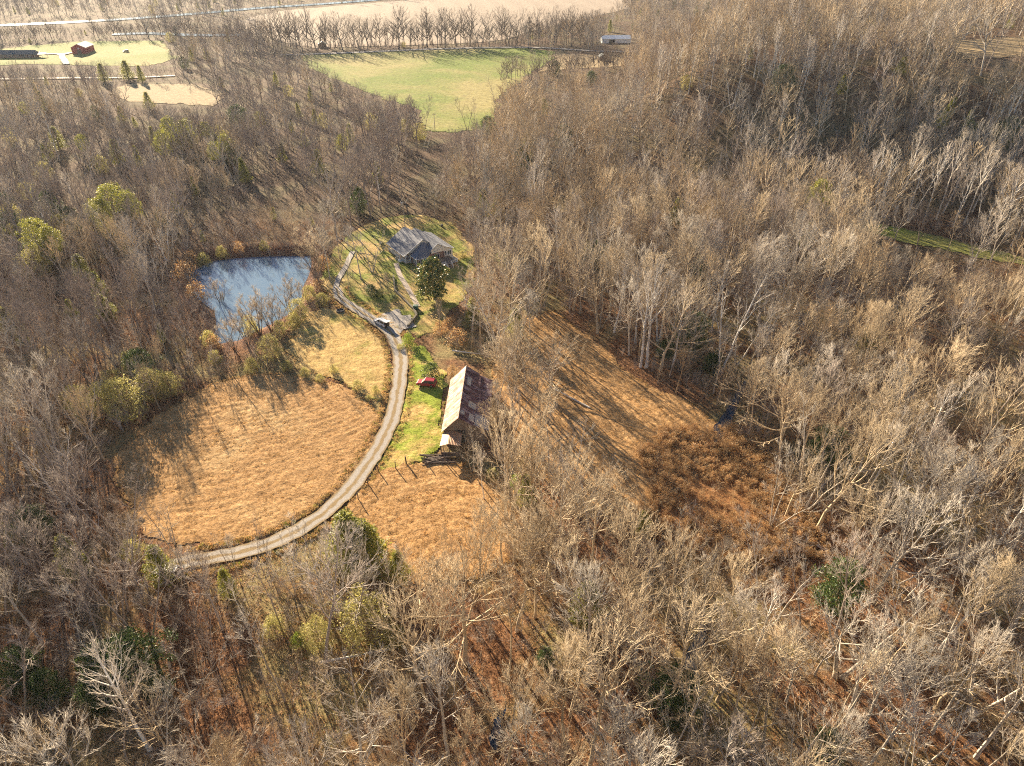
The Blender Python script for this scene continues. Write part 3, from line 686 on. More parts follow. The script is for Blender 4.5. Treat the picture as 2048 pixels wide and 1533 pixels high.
# trees round the pond
for b in [(520, 668, 588), (543, 662, 590), (497, 690, 615), (578, 622, 558), (600, 612, 560), (633, 560, 480), (640, 530, 455), (443, 612, 560), (560, 650, 600), (470, 700, 640)]:
    plant('willow', b[0], b[1], top=b[2])
for b in [('grey', 722, 560, 455, 1.25), ('grey', 745, 545, 460, 1.0), ('grey', 952, 520, 418, 1.0), ('tan', 975, 560, 455, 1.0), ('grey', 930, 640, 545, .9), ('tan', 965, 660, 560, 1.1), ('grey', 690, 470, 385, 1), ('grey', 650, 500, 400, 1),
          ('brown', 848, 265, 180, 1), ('brown', 826, 262, 190, .9), ('brown', 935, 262, 186, .9), ('brown', 948, 268, 200, .8), ('brown', 700, 210, 150, .9), ('brown', 880, 668, 600, .6), ('grey', 958, 970, 890, .8), ('grey', 1000, 800, 690, 1.15), ('tan', 1060, 860, 720, 1.1), ('tan', 1100, 800, 660, 1.1),
          ('tan', 1085, 930, 800, 1.1), ('tan', 1000, 920, 800, 1.1), ('tan', 1015, 700, 600, 1.0), ('grey', 1060, 680, 580, 1), ('brown', 560, 1250, 1130, .9), ('grey', 590, 1190, 1040, .8), ('brown', 520, 1130, 1030, .6), ('brown', 455, 1130, 1060, .6), ('grey', 400, 1160, 1085, .9), ('grey', 480, 1165, 1070, .7), ('brown', 540, 1150, 1065, .6), ('grey', 615, 1110, 1040, .5), ('tan', 430, 1190, 1110, 1), ('grey', 360, 1180, 1100, 1), ('grey', 660, 1120, 1045, .5), ('grey', 350, 1090, 990, .6),
          ('grey', 1640, 470, 372, 1.3), ('tan', 1680, 500, 400, 1.2), ('tan', 1520, 480, 395, 1.1), ('brown', 1000, 380, 270, 1), ('brown', 965, 415, 340, .9), ('grey', 800, 390, 300, 1), ('grey', 660, 560, 455, 1), ('brown', 680, 520, 425, 1), ('grey', 622, 520, 435, .9), ('grey', 870, 432, 350, 1.1), ('tan', 905, 450, 372, 1), ('grey', 950, 470, 385, 1.1), ('grey', 985, 500, 410, 1), ('tan', 1000, 600, 500, 1.1), ('grey', 980, 620, 525, 1), ('grey', 700, 590, 520, .7), ('brown', 780, 600, 545, .5), ('brown', 700, 225, 168, 1.1), ('brown', 760, 235, 175, 1.1), ('grey', 730, 220, 165, 1), ('brown', 800, 250, 190, 1), ('brown', 990, 215, 150, 1.1), ('brown', 1030, 165, 112, 1.1), ('brown', 1065, 150, 100, 1.1), ('grey', 1095, 145, 102, 1.1), ('brown', 1150, 150, 108, 1.2), ('grey', 1100, 760, 668, 1.3), ('grey', 1050, 765, 655, 1.2), ('tan', 1160, 985, 900, 1.1), ('grey', 945, 945, 862, .8), ('tan', 988, 915, 812, .9), ('tan', 992, 845, 750, .9), ('brown', 965, 900, 825, .8), ('grey', 1060, 980, 870, 1.1), ('tan', 1030, 860, 740, 1), ('tan', 1120, 1000, 900, 1.1), ('grey', 1000, 860, 765, 1), ('tan', 1080, 850, 740, 1.1), ('brown', 440, 752, 690, .7), ('grey', 520, 745, 690, .7), ('brown', 600, 748, 700, .6), ('brown', 668, 758, 715, .6), ('grey', 395, 772, 700, .7), ('tan', 1540, 440, 390, .8)]:
    plant(b[0], b[1], b[2], top=b[3], wide=b[4])
# evergreens
for b in [(705, 1128, 1030), (738, 1135, 1048), (800, 1165, 1105), (1350, 456, 398), (105, 520, 440), (92, 505, 462), (250, 430, 368), (275, 440, 380), (355, 292, 236), (380, 290, 240), (440, 320, 268), (258, 160, 122), (285, 165, 132), (210, 165, 128),
          (1270, 142, 112), (1415, 425, 405), (170, 560, 510), (205, 600, 545), (215, 640, 590), (150, 640, 600), (1368, 130, 95), (1395, 125, 92), (1500, 120, 98), (640, 350, 300), (995, 430, 385), (1030, 680, 620), (330, 1160, 1095), (1170, 1240, 1170), (460, 1190, 1140), (1050, 1010, 950), (300, 220, 185), (240, 330, 280), (120, 300, 255), (1680, 190, 150), (1800, 150, 115)]:
    plant('cedar', b[0], b[1], top=b[2], wide=random.uniform(1.1, 1.7))
for b in [(222, 1365, 8), (285, 1360, 9), (60, 1370, 7), (110, 1400, 6), (85, 1075, 7), (1418, 745, 5), (1640, 1520, 6), (1180, 172, 9), (290, 760, 8), (1330, 716, 5), (20, 430, 8), (110, 430, 9), (745, 596, 4), (465, 330, 10), (1520, 440, 7), (2000, 300, 12), (1560, 190, 12), (975, 275, 10), (1110, 150, 9), (1090, 1325, 3), (30, 470, 8), (480, 260, 12), (210, 1410, 6), (320, 1395, 5)]:
    plant('dark', b[0], b[1], H=b[2], wide=random.uniform(.9, 1.15))
for b in [(100, 545, 440), (125, 540, 455), (355, 325, 236), (385, 320, 240), (345, 350, 262), (440, 350, 285), (460, 335, 270), (245, 475, 372), (280, 478, 385), (222, 485, 398), (1618, 470, 362), (420, 300, 245), (180, 330, 270), (60, 250, 205), (690, 330, 270), (530, 280, 225)]:
    plant('pine', b[0], b[1], top=b[2], wide=random.uniform(.9, 1.25))
for b in [(255, 835, 762), (212, 815, 768), (178, 845, 800), (312, 798, 742), (345, 790, 748), (160, 820, 775), (545, 715, 672), (1015, 535, 505), (20, 1090, 1050), (270, 1120, 1085), (1730, 710, 655), (600, 640, 600), (735, 1275, 1195), (640, 1290, 1245), (790, 1290, 1255), (1370, 180, 150), (370, 300, 262), (455, 300, 262), (230, 400, 365), (60, 400, 365), (95, 360, 325), (1610, 400, 368), (1640, 395, 370), (500, 660, 632), (225, 480, 440)]:
    plant('olive', b[0], b[1], top=b[2])
for b in [(505, 668, 640, 'bush'), (560, 668, 640, 'bush'), (590, 655, 625, 'bush'), (432, 725, 700, 'bush'), (505, 742, 715, 'bush'), (640, 762, 748, 'bush'), (715, 778, 760, 'bush'), (752, 788, 770, 'bush'), (738, 800, 790, 'bush'), 
          (862, 752, 724, 'darkbush'), (818, 692, 665, 'limebush'), (1012, 532, 505, 'limebush'), (1000, 520, 500, 'limebush'), (862, 545, 525, 'bush'), (668, 745, 728, 'bush'), (610, 752, 735, 'bush'), (575, 740, 720, 'bush'), (760, 596, 578, 'darkbush'),
          (880, 668, 640, 'rustbush'), (900, 660, 632, 'rustbush'), (915, 690, 655, 'rustbush'), (790, 604, 590, 'darkbush'), (650, 540, 510, 'rustbush'), (430, 700, 670, 'rustbush'), (395, 600, 560, 'rustbush'), (375, 560, 520, 'rustbush'),
          (620, 600, 570, 'bush'), (635, 585, 560, 'rustbush'), (645, 610, 585, 'bush'), (800, 480, 470, 'bush'), (925, 515, 500, 'bush'), (940, 560, 540, 'rustbush'), (985, 960, 935, 'bush'), (1035, 975, 950, 'limebush'), (800, 700, 688, 'bush'), (420, 690, 660, 'bush'),
          (1330, 900, 880, 'rustbush'), (550, 1265, 1235, 'bush'), (600, 1290, 1265, 'limebush'), (410, 530, 505, 'bush'), (445, 515, 490, 'bush'), (480, 505, 482, 'rustbush'), (530, 500, 480, 'bush'), (385, 530, 500, 'rustbush'), (1430, 730, 700, 'darkbush'), (1010, 700, 675, 'rustbush'), (905, 750, 728, 'rustbush')]:
    plant(b[3], b[0], b[1], top=b[2] + .15 * (b[1] - b[2]), wide=random.uniform(.65, 1.0))

# the two magnolia crowns in front of the house
def magnolia():
    x, y, z = ground_pt(868, 600); H = height_to(868, 600, 519)
    T, c = evergreen(101, H, 4.4, M['magnolia'], n=330, per=20, size=.34, shape='ovoid', low=.12, name='magnolia_crown')
    t = empty('magnolia_tree', (x, y, z)); link('trunk', T.mesh('trunk', M['bark_tan']), t); link('crown', c, t)
    tag(t, 'glossy dark green magnolia with golden flecked leaves before the farmhouse', 'magnolia'); PLANTED.append((x, y))
magnolia()

# ---- the woods: candidates on a jittered grid, kept off the open places and off what the photo shows uncovered
OPEN = [POND, ROUND, UPPER, GREENL, YARD, poly([(1350, 900), (1450, 870), (1530, 940), (1570, 1010), (1520, 1050), (1400, 1050), (1330, 1000)]), FARG, RTAN, LEFTG, CLEAR, TANF, STRIP, ORF, poly([(1100, 625), (1180, 680), (1260, 748), (1330, 788), (1400, 812), (1450, 860), (1440, 910), (1380, 960), (1300, 990), (1220, 980), (1120, 900), (1060, 800), (1030, 700)]),
        poly([(715, 995), (750, 948), (810, 930), (930, 925), (985, 960), (985, 1020), (930, 1090), (850, 1140), (780, 1120), (700, 1080), (675, 1040)]),
        poly([(840, 690), (905, 690), (1000, 750), (1000, 830), (985, 900), (940, 930), (870, 930), (880, 760)]),
        poly([(845, 262), (900, 262), (880, 330), (830, 400), (790, 420), (790, 380), (850, 320)])]
CLEARPX = [np.array(p, float) for p in [
    [(395, 550), (430, 528), (520, 519), (618, 520), (600, 570), (560, 625), (500, 655), (455, 672), (440, 650), (440, 615), (405, 590)],
    [(345, 850), (400, 795), (470, 760), (560, 757), (650, 775), (735, 820), (752, 858), (735, 910), (700, 965), (650, 1005), (590, 1040), (520, 1068), (440, 1080), (370, 1060), (345, 1010), (335, 950)],
    [(590, 700), (610, 650), (650, 622), (700, 625), (742, 655), (780, 690), (800, 700), (830, 700), (890, 745), (932, 735), (980, 760), (976, 812), (935, 820), (925, 850), (925, 920), (985, 950), (990, 1000), (930, 1050), (850, 1060), (790, 1030), (720, 1060), (690, 1040), (660, 1060), (560, 1090), (480, 1110), (420, 1112), (430, 1095), (560, 1065), (680, 1000), (760, 880), (790, 790), (720, 780), (640, 745)],
    [(665, 600), (690, 520), (740, 500), (770, 440), (830, 432), (900, 445), (925, 520), (920, 560), (905, 600), (890, 640), (840, 680), (800, 700), (740, 650)],
    [(1120, 650), (1180, 690), (1260, 755), (1330, 795), (1400, 820), (1438, 860), (1425, 900), (1380, 930), (1330, 965), (1245, 935), (1170, 860), (1115, 780), (1095, 700)],
    [(640, 118), (720, 107), (1050, 100), (1270, 112), (1200, 122), (1080, 128), (1000, 165), (975, 235), (900, 255), (870, 250), (850, 200), (760, 185), (690, 155)],
    [(530, 40), (800, 5), (1000, -20), (1240, -20), (1235, 10), (1050, 45), (900, 62), (640, 80), (560, 65)],
    [(90, 96), (150, 84), (330, 92), (335, 122), (240, 120), (180, 118), (60, 122), (-20, 122), (-20, 100)],
    [(230, 175), (400, 170), (440, 195), (400, 210), (250, 195)],
    [(1745, 446), (1860, 466), (2048, 506), (2048, 530), (1860, 492), (1745, 472)],
    [(1400, 900), (1480, 900), (1540, 980), (1540, 1030), (1460, 1040), (1360, 990)],
    [(1203, 66), (1262, 66), (1262, 90), (1203, 90)], [(0, 42), (268, 34), (270, 44), (0, 56)], [(560, 12), (760, -6), (760, 2), (560, 22)],
    [(850, 275), (890, 275), (870, 330), (815, 400), (795, 400), (840, 330)], [(1900, 85), (2048, 78), (2048, 102), (1930, 108)], [(1196, 106), (1218, 106), (1218, 125), (1196, 125)]]]
PLA = np.array(PLANTED)
LOWP = poly([(370, 540), (380, 430), (500, 410), (650, 430), (660, 520)])
LOWZ = poly([(380, 630), (700, 620), (800, 800), (560, 760), (430, 760), (300, 850), (180, 930), (200, 780), (330, 680)])
def candidates(y0, y1, sp, xm=30):
    out = []
    ys = np.arange(y0, y1, sp)
    for yy in ys:
        half = .80 * (yy * math.cos(TH) + CH * math.sin(TH)) + xm
        xs = np.arange(-half, half, sp); out.append(np.stack([xs + rng.uniform(-.45, .45, len(xs)) * sp, yy + rng.uniform(-.45, .45, len(xs)) * sp], 1))
    return np.concatenate(out)
def keep(P, H, R, frac=1.0, pad=1.2):
    x, y = P[:, 0], P[:, 1]; z = hgt(x, y); k = np.ones(len(P), bool)
    for Q in OPEN: k &= ~(sdist(x, y, Q) < pad)
    for fh, fr in ((0, 0), (.3, 0), (.55, 0), (.8, 0), (1.0, 0), (.65, .75), (.65, -.75), (.9, .4), (.9, -.4)):
        qx, qy = project(x + fr * R, y, z + H * fh)
        for Q in CLEARPX:
            k &= ~inside(qx, qy, Q)
    return k, z
cand = []
for y0, y1, sp in ((26, 250, 5.4), (250, 420, 6.4), (420, 760, 8.8), (760, 1500, 11.5)):
    P = candidates(y0, y1, sp)
    H = (16 + 9 * vnoise(P[:, 0], P[:, 1], 45, 21) + rng.normal(0, 2.6, len(P))).clip(9, 27)
    left = sstep((-P[:, 0] - 40) / 60) * sstep((P[:, 1] - 150) / 60); H = H * (1 - .20 * left) * (1 + .25 * left * (vnoise(P[:, 0], P[:, 1], 14, 29) - .5)); H = np.where(inside(P[:, 0], P[:, 1], LOWZ), H * .58, H); H = np.where(inside(P[:, 0], P[:, 1], LOWP), H * .45, H)
    dens = vnoise(P[:, 0], P[:, 1], 26, 22)
    k0 = rng.random(len(P)) < np.where(dens > .28, 1.0, .55)
    gap = vnoise(P[:, 0], P[:, 1], 17, 27) + .35 * vnoise(P[:, 0], P[:, 1], 60, 28)
    k0 &= rng.random(len(P)) < np.where(left > .3, np.clip((gap - .42) * 5, .10, 1), np.clip((gap - .20) * 4, .3, 1))
    if y0 > 300:
        dl = vnoise(P[:, 0], P[:, 1], 90, 23); k0 &= (rng.random(len(P)) < np.clip(.35 + dl * 1.1, 0, 1)) | (P[:, 0] > 60)
    P = P[k0]; H = H[k0]
    R = H * .2; k, z = keep(P, H, R)
    # where a full tree would cover an open place try a shorter one
    H2 = np.where(k, H, H * .62); k2, z = keep(P, H2, H2 * .2)
    d = np.full(len(P), 1e9)
    for a in range(0, len(PLA), 60):
        q = PLA[a:a + 60]; d = np.minimum(d, np.hypot(P[:, 0:1] - q[None, :, 0], P[:, 1:2] - q[None, :, 1]).min(1))
    k2 &= d > 2.6
    cand.append(np.stack([P[:, 0], P[:, 1], z, H2], 1)[k2])
cand = np.concatenate(cand)
tone = -.13 * (cand[:, 0] < -20) + .16 * ((cand[:, 0] > -40) & (cand[:, 1] < 180)) - .10 * (cand[:, 1] > 230) + vnoise(cand[:, 0], cand[:, 1], 38, 31) + rng.normal(0, .22, len(cand))
right = cand[:, 0] > 0
kinds = np.where(tone > .62, 'tan', np.where(tone > .34, 'grey', 'brown'))
kinds = np.where(right & (kinds == 'brown') & (rng.random(len(cand)) < .6), 'tan', kinds)
hillside = (cand[:, 0] > 70) & (cand[:, 1] > 205) & (cand[:, 1] < 340)
kinds = np.where((rng.random(len(cand)) < np.where(hillside, .16, np.where(right, .07, .02))) & (cand[:, 1] > 60), 'white', kinds)
cd = rng.random(len(cand)); isleft = (cand[:, 0] < -30) & (cand[:, 1] > 130)
kinds = np.where(cd < np.where(isleft, .035, .015), 'cedar', kinds)
kinds = np.where((cd > .994), 'dark', kinds)
kinds = np.where((cd > .955) & (cd < .975) & isleft, 'olive', kinds)
Hc = cand[:, 3].copy()
for kk, f in (('cedar', .42), ('dark', .40), ('olive', .38)): Hc[kinds == kk] *= f * 1.15
px, py = project(cand[:, 0], cand[:, 1], cand[:, 2] + Hc * .6)
inframe = (px > 12) & (px < 2036) & (py > 12) & (py < 1521)
dist = np.sqrt(cand[:, 0] ** 2 + cand[:, 1] ** 2 + CH ** 2) / Hc
REST = {}
budget = {'bare_tree': 300 - sum(o.name.startswith('bare_tree') for o in COL.objects), 'sycamore_tree': 60, 'cedar_tree': 60, 'evergreen_tree': 40, 'leafy_tree': 20}
for i in np.argsort(dist):
    kd = str(kinds[i]); nm = NAME[kd]
    if inframe[i] and budget.get(nm, 0) > 0:
        budget[nm] -= 1
        place(kd, cand[i, 0], cand[i, 1], cand[i, 2] - .1, float(Hc[i]), wide=random.uniform(.8, 1.2), lean=(random.gauss(0, .06), random.gauss(0, .06)))
    else:
        if kd in ('tan', 'grey', 'brown') and cand[i, 1] > 215: kd += 'far'
        REST.setdefault(kd, []).append((cand[i, 0], cand[i, 1], cand[i, 2] - .1, float(Hc[i]) / BASEH[kd]))
# the bare hedgerow tree line along the country road and the channel
for i in range(120):
    px_ = 470 + (1195 - 470) * (i + random.random()) / 120
    x, y, z = ground_pt(px_, 103 - 9 * (px_ - 560) / 600 - random.uniform(0, 9))
    REST.setdefault('rowtree', []).append((x, y, z, random.uniform(.6, 1.3) if i % 3 else random.uniform(1.0, 1.45)))
for i in range(160):
    px_ = random.uniform(480, 1190); x, y, z = ground_pt(px_, 103 - 9 * (px_ - 560) / 600 - random.uniform(0, 5))
    REST.setdefault('rowtree', []).append((x, y, z, random.uniform(.12, .35)))
for i in range(60):
    px_ = 0 + 480 * (i + random.random()) / 60
    x, y, z = ground_pt(px_, 84 - 6 * px_ / 480 - random.uniform(0, 8))
    if 130 < px_ < 190: continue
    REST.setdefault('rowtree', []).append((x, y, z, random.uniform(.5, .9)))

for i in range(70):
    px_ = random.uniform(1000, 1290); x, y, z = ground_pt(px_, 128 + 40 * (1290 - px_) / 290 * random.uniform(.5, 1) + random.uniform(0, 8))
    REST.setdefault('rowtree', []).append((x, y, z, random.uniform(.35, .8)))
# ---- scattered stuff through geometry nodes (masses nobody could count one by one)
def scatter(name, label, templates, pts, rots=None, tilt=0.0):
    """pts: (x,y,z,scale)"""
    n = len(pts); A = np.array(pts, float)
    me = bpy.data.meshes.new(name); me.vertices.add(n); me.vertices.foreach_set('co', A[:, :3].astype(np.float32).ravel())
    a = me.attributes.new('scl', 'FLOAT_VECTOR', 'POINT'); s = A[:, 3]; wd = rng.uniform(.85, 1.2, n)
    a.data.foreach_set('vector', np.stack([s * wd, s * wd, s], 1).astype(np.float32).ravel())
    a = me.attributes.new('rot', 'FLOAT_VECTOR', 'POINT')
    a.data.foreach_set('vector', np.stack([rng.normal(0, tilt, n), rng.normal(0, tilt, n), rng.uniform(0, 6.283, n)], 1).astype(np.float32).ravel())
    a = me.attributes.new('idx', 'INT', 'POINT'); a.data.foreach_set('value', rng.integers(0, len(templates), n).astype(np.int32))
    o = link(name, me)
    ng = bpy.data.node_groups.new(name + '_nodes', 'GeometryNodeTree')
    ng.interface.new_socket('Geometry', in_out='INPUT', socket_type='NodeSocketGeometry')
    ng.interface.new_socket('Geometry', in_out='OUTPUT', socket_type='NodeSocketGeometry')
    N = ng.nodes; gi = N.new('NodeGroupInput'); go = N.new('NodeGroupOutput')
    ins = N.new('GeometryNodeInstanceOnPoints')
    join = N.new('GeometryNodeJoinGeometry')
    for t in templates:
        oi = N.new('GeometryNodeObjectInfo'); oi.inputs['Object'].default_value = t; oi.inputs['As Instance'].default_value = False
        g2 = N.new('GeometryNodeGeometryToInstance'); ng.links.new(oi.outputs['Geometry'], g2.inputs[0]); ng.links.new(g2.outputs[0], join.inputs[0])
    def attr(nm, ty):
        q = N.new('GeometryNodeInputNamedAttribute'); q.data_type = ty; q.inputs['Name'].default_value = nm; return q.outputs['Attribute']
    ng.links.new(gi.outputs[0], ins.inputs['Points']); ng.links.new(join.outputs[0], ins.inputs['Instance'])
    ins.inputs['Pick Instance'].default_value = True
    ng.links.new(attr('idx', 'INT'), ins.inputs['Instance Index'])
    e2r = N.new('FunctionNodeEulerToRotation'); ng.links.new(attr('rot', 'FLOAT_VECTOR'), e2r.inputs[0]); ng.links.new(e2r.outputs[0], ins.inputs['Rotation'])
    ng.links.new(attr('scl', 'FLOAT_VECTOR'), ins.inputs['Scale']); ng.links.new(ins.outputs[0], go.inputs[0])
    md = o.modifiers.new('scatter', 'NODES'); md.node_group = ng
    return tag(o, label, kind='stuff')
def template(name, meshes):
    """one joined mesh, kept out of the scene, that the scatter copies"""
    V = []; Fs = []; mi = []; mats = []
    for me in meshes:
        off = len(V); V += [tuple(v.co) for v in me.vertices]
        m = me.materials[0]
        if m not in mats: mats.append(m)
        for p in me.polygons: Fs.append(tuple(i + off for i in p.vertices)); mi.append(mats.index(m))
    return bpy.data.objects.new(name, mesh(name, V, Fs, mats, mi))
TPL = {k: [template(k + '_pattern', v) for v in vs] for k, vs in VAR.items()}
far_label = dict(tanfar='far tan bare trees filling the hill and valley woods', greyfar='far pale grey bare trees filling the hill and valley woods', brownfar='far brown bare trees filling the hill and valley woods', rowtree='dark bare hedgerow trees lining the country road and river', tan='distant and hidden tan bare trees filling the woods', grey='distant and hidden pale grey bare trees filling the woods', brown='distant and hidden brown bare trees filling the woods', white='distant white barked sycamores deeper in the woods', cedar='distant small cedars dotted through the woods', dark='distant dark evergreens dotted through the woods', olive='distant olive leafed trees in the woods')
STN = dict(tanfar='far_tan_woods', greyfar='far_grey_woods', brownfar='far_brown_woods', rowtree='roadside_tree_row', tan='tan_woods', grey='grey_woods', brown='brown_woods', white='sycamore_woods', cedar='cedar_woods', dark='evergreen_woods', olive='leafy_woods')
for k, pts in REST.items():
    scatter(STN[k], far_label[k], TPL[k], pts, tilt=.04)
# undergrowth: thin multi-stemmed saplings and brush below the trees
und = []
for s in range(3):
    T, tips = sapling(200 + s, 4.0, None); und.append(template('brush_pattern', [T.mesh('brush', M['bark_brown'] if s else M['bark_tan'])]))
pts = []
for y0, y1, sp in ((26, 230, 2.7), (230, 420, 4.4), (420, 800, 7)):
    P = candidates(y0, y1, sp, 10); H = rng.uniform(2, 5.5, len(P)); k, z = keep(P, H, H * .2, pad=.8)
    k &= rng.random(len(P)) < np.clip(vnoise(P[:, 0], P[:, 1], 12, 44) * 1.6, .25, 1)
    pts += list(np.stack([P[:, 0], P[:, 1], z, H / 4.0], 1)[k])
scatter('undergrowth', 'tangled bare brush and saplings under the trees', und, pts, tilt=.12)
# rust coloured scrub
M['rusttwig'] = bark('rust twigs', (.36, .22, .11), (.66, .46, .25))
rs = und[:1] + [TPL['rustbush'][0]]
for s in range(4):
    T, tips = sapling(240 + s, 3.6, None); V = []; Fc = []; rr_ = random.Random(s)
    for tp in tips:
        if rr_.random() < .7: clumps(V, Fc, tp, (.12, .12, .12), 2, .11, rr_)
    rs.append(template('scrub_pattern', [T.mesh('scrub', M['rusttwig']), mesh('scrub_leaves', V, Fc, M['rust'])]))
def fill(P, n, s0, s1, margin=0):
    lo = P.min(0); hi = P.max(0); q = rng.uniform(lo, hi, (n, 2)); k = sdist(q[:, 0], q[:, 1], P) < -margin; q = q[k]
    return list(np.stack([q[:, 0], q[:, 1], hgt(q[:, 0], q[:, 1]) + .1, rng.uniform(s0, s1, len(q))], 1))
pts = [q for q in fill(SCRUB, 2600, .12, .62, margin=-7) if float(vnoise(q[0], q[1], 7, 71)) + .3 * random.random() > .40] + fill(poly([(1250, 1010), (1700, 1000), (1760, 1200), (1340, 1180)]), 900, .12, .45) + fill(poly([(1440, 850), (1500, 880), (1560, 960), (1560, 1000), (1440, 900)]), 80, .3, .8)
scatter('dry_scrub', 'dense rust orange scrub beside the creek', rs, pts, tilt=.1)
# leaf litter flecks and grass tufts
def tuft(seed, n, h, mat, spread=.25, lie=.6):
    r = random.Random(seed); V = []; Fc = []
    for i in range(n):
        a = r.random() * 6.283; rr = spread * math.sqrt(r.random()); c = Vector((math.cos(a) * rr, math.sin(a) * rr, -.03)); b = r.random() * 6.283; l = r.uniform(.1, lie)
        tip = c + Vector((math.cos(b) * l * h, math.sin(b) * l * h, h * r.uniform(.6, 1.1))); s = Vector((-math.sin(b), math.cos(b), 0)) * .035; n0 = len(V)
        V += [tuple(c - s), tuple(c + s), tuple(tip)]; Fc.append((n0, n0 + 1, n0 + 2))
    return mesh('tuft', V, Fc, mat)
tf = [template('tuft_pattern', [tuft(300 + i, 26, .34, M['drygrass'], .32)]) for i in range(3)]
M['grassgreen'] = leafmat('green grass blades', [(0, (.12, .16, .02)), (1, (.36, .38, .08))], rough=.7, trans=.4, spec=.1)
gf = [template('green_tuft_pattern', [tuft(320 + i, 26, .26, M['grassgreen'], .32)]) for i in range(2)]
drv = np.array([ground_pt(*p)[:2] for p in DRIVE])
def offroad(pts, dmin=2.1):
    A = np.array(pts); return list(A[seg_dist(A[:, 0], A[:, 1], drv, closed=False) > dmin])
pts = fill(ROUND, 9000, .5, 1.1) + fill(LOWER, 6000, .6, 1.3) + fill(MIDDLE, 9000, .6, 1.4) + fill(UPPER, 2600, .4, .9) + fill(YARD, 1500, .3, .7)
scatter('dry_grass', 'dry tan grass tufts over the mown fields', tf, offroad(pts), tilt=.2)
pts = fill(GREENL, 1800, .5, 1.0) + fill(UPPER, 700, .4, .8) + fill(YARD, 1600, .4, .8)
scatter('green_grass', 'green grass tufts on the lawns', gf, offroad(pts), tilt=.15)
# rough grass verge on both sides of the driveway and the hedge bank
vg = []
for i in range(2600):
    t = random.random() * (len(DRIVE) - 2) + 0; j = int(t); f = t - j; a = drv[j] * (1 - f) + drv[j + 1] * f; d = drv[j + 1] - drv[j]; d = d / np.hypot(*d); n_ = np.array((-d[1], d[0])) * random.choice((-1, 1)) * random.uniform(2.2, 3.6)
    q = a + n_; vg.append((q[0], q[1], float(hgt(*q)) + .12, random.uniform(.5, 1.5)))
scatter('verge_grass', 'long dry grass along both driveway verges', tf + gf[:1], vg, tilt=.2)
lit = []
for i in range(2):
    V = []; Fc = []; clumps(V, Fc, (0, 0, .05), (1.3, 1.3, .06), 60, .09, random.Random(400 + i)); lit.append(template('litter_pattern', [mesh('litter', V, Fc, M['litter'])]))
P = candidates(26, 240, 2.0, 5); z = hgt(P[:, 0], P[:, 1]); k = np.ones(len(P), bool)
for Q in OPEN: k &= ~inside(P[:, 0], P[:, 1], Q)
scatter('leaf_litter', 'fallen orange brown leaves on the woodland floor', lit, np.stack([P[:, 0], P[:, 1], z + .08, rng.uniform(.7, 1.5, len(P))], 1)[k])

# ------------------------------------------------------------------ farmhouse
def window(parent, x0, x1, z0, z1, y, face, n=2, name='window'):
    """face '-y': wall plane at y facing -y; face '-x': wall plane at x=y facing -x (x0,x1 run along y)"""
    f = MB(); g = MB(); t = .09
    def bx(mb, a, b, c, d, o0, o1):
        if face == '-y': mb.box(a, b, y - o1, y - o0, c, d)
        elif face == '+y': mb.box(a, b, y + o0, y + o1, c, d)
        elif face == '-x': mb.box(y - o1, y - o0, a, b, c, d)
        else: mb.box(y + o0, y + o1, a, b, c, d)
    bx(f, x0 - t, x0, z0 - t, z1 + t, .003, .10); bx(f, x1, x1 + t, z0 - t, z1 + t, .003, .10)
    bx(f, x0, x1, z1, z1 + t, .003, .10); bx(f, x0, x1, z0 - t, z0, .003, .14)
    for i in range(1, n): c = x0 + (x1 - x0) * i / n; bx(f, c - t / 2, c + t / 2, z0, z1, .003, .09)
    bx(g, x0, x1, z0, z1, .004, .03)
    w_ = f.build(name, M['white'], parent); g.build('pane', M['glass'], w_); return w_
def railing(parent, pts, h=.95, step=.22):
    m = MB()
    for a, b in zip(pts[:-1], pts[1:]):
        a = Vector(a); b = Vector(b); L = (b - a).length
        m.bar(a + Vector((0, 0, h)), b + Vector((0, 0, h)), .06, 4); m.bar(a + Vector((0, 0, .12)), b + Vector((0, 0, .12)), .04, 4)
        for i in range(int(L / step) + 1): q = a.lerp(b, i * step / L if L else 0); m.bar(q, q + Vector((0, 0, h)), .035, 4)
        m.bar(b, b + Vector((0, 0, h + .15)), .07, 4)
    return m.build('railing', M['white'], parent)
hx, hy, hz_ = -33.6, 200.7, 0.0
hz_ = float(hgt(hx + 4, hy + 6)) + .05
H_ = empty('farmhouse', (hx, hy, hz_), math.radians(33.6))
tag(H_, 'grey roofed brick farmhouse with white porch posts and cream sided wing', 'house')
MB().box(-.1, 2.0, .2, 13.0, 0, .45).build('porch_floor', M['concrete'], H_)
wl = MB(); wl.box(2.0, 12.3, .3, 12.9, -.2, 3.15); wl.box(2.0, 5.5, -4.1, .297, -.2, 2.95); wl.box(5.503, 12.0, -3.4, .297, -.2, 3.05)
wl.f += []; wl.build('wall', M['brick'], H_)
g = MB(); g.prism([(.3, 3.153), (12.3, 3.153), (6.3, 6.75)], 'y', .45, 12.75); g.build('gable', M['siding'], H_)
g = MB(); g.prism([(7.35, 3.053), (12.0, 3.053), (12.0, 4.5), (9.6, 5.95), (7.35, 4.5)], 'y', -3.5, .1); g.build('wing_gable', M['siding'], H_)
g = MB(); g.prism([(12.003, 0), (15.2, 0), (15.2, 3.2), (12.003, 4.45)], 'y', -3.2, 11.5); g.build('side_wing', M['siding'], H_)
def rslab(mb, a, b, c, d, t=.14): mb.slab([a, b, c, d], t)
r_ = MB(); rslab(r_, (-.5, 0, 2.87), (6.3, 0, 7.0), (6.3, 13.2, 7.0), (-.5, 13.2, 2.87)); rslab(r_, (6.303, 0, 7.0), (12.6, 0, 3.1), (12.6, 13.2, 3.1), (6.303, 13.2, 7.0)); r_.build('roof', M['shingle'], H_)
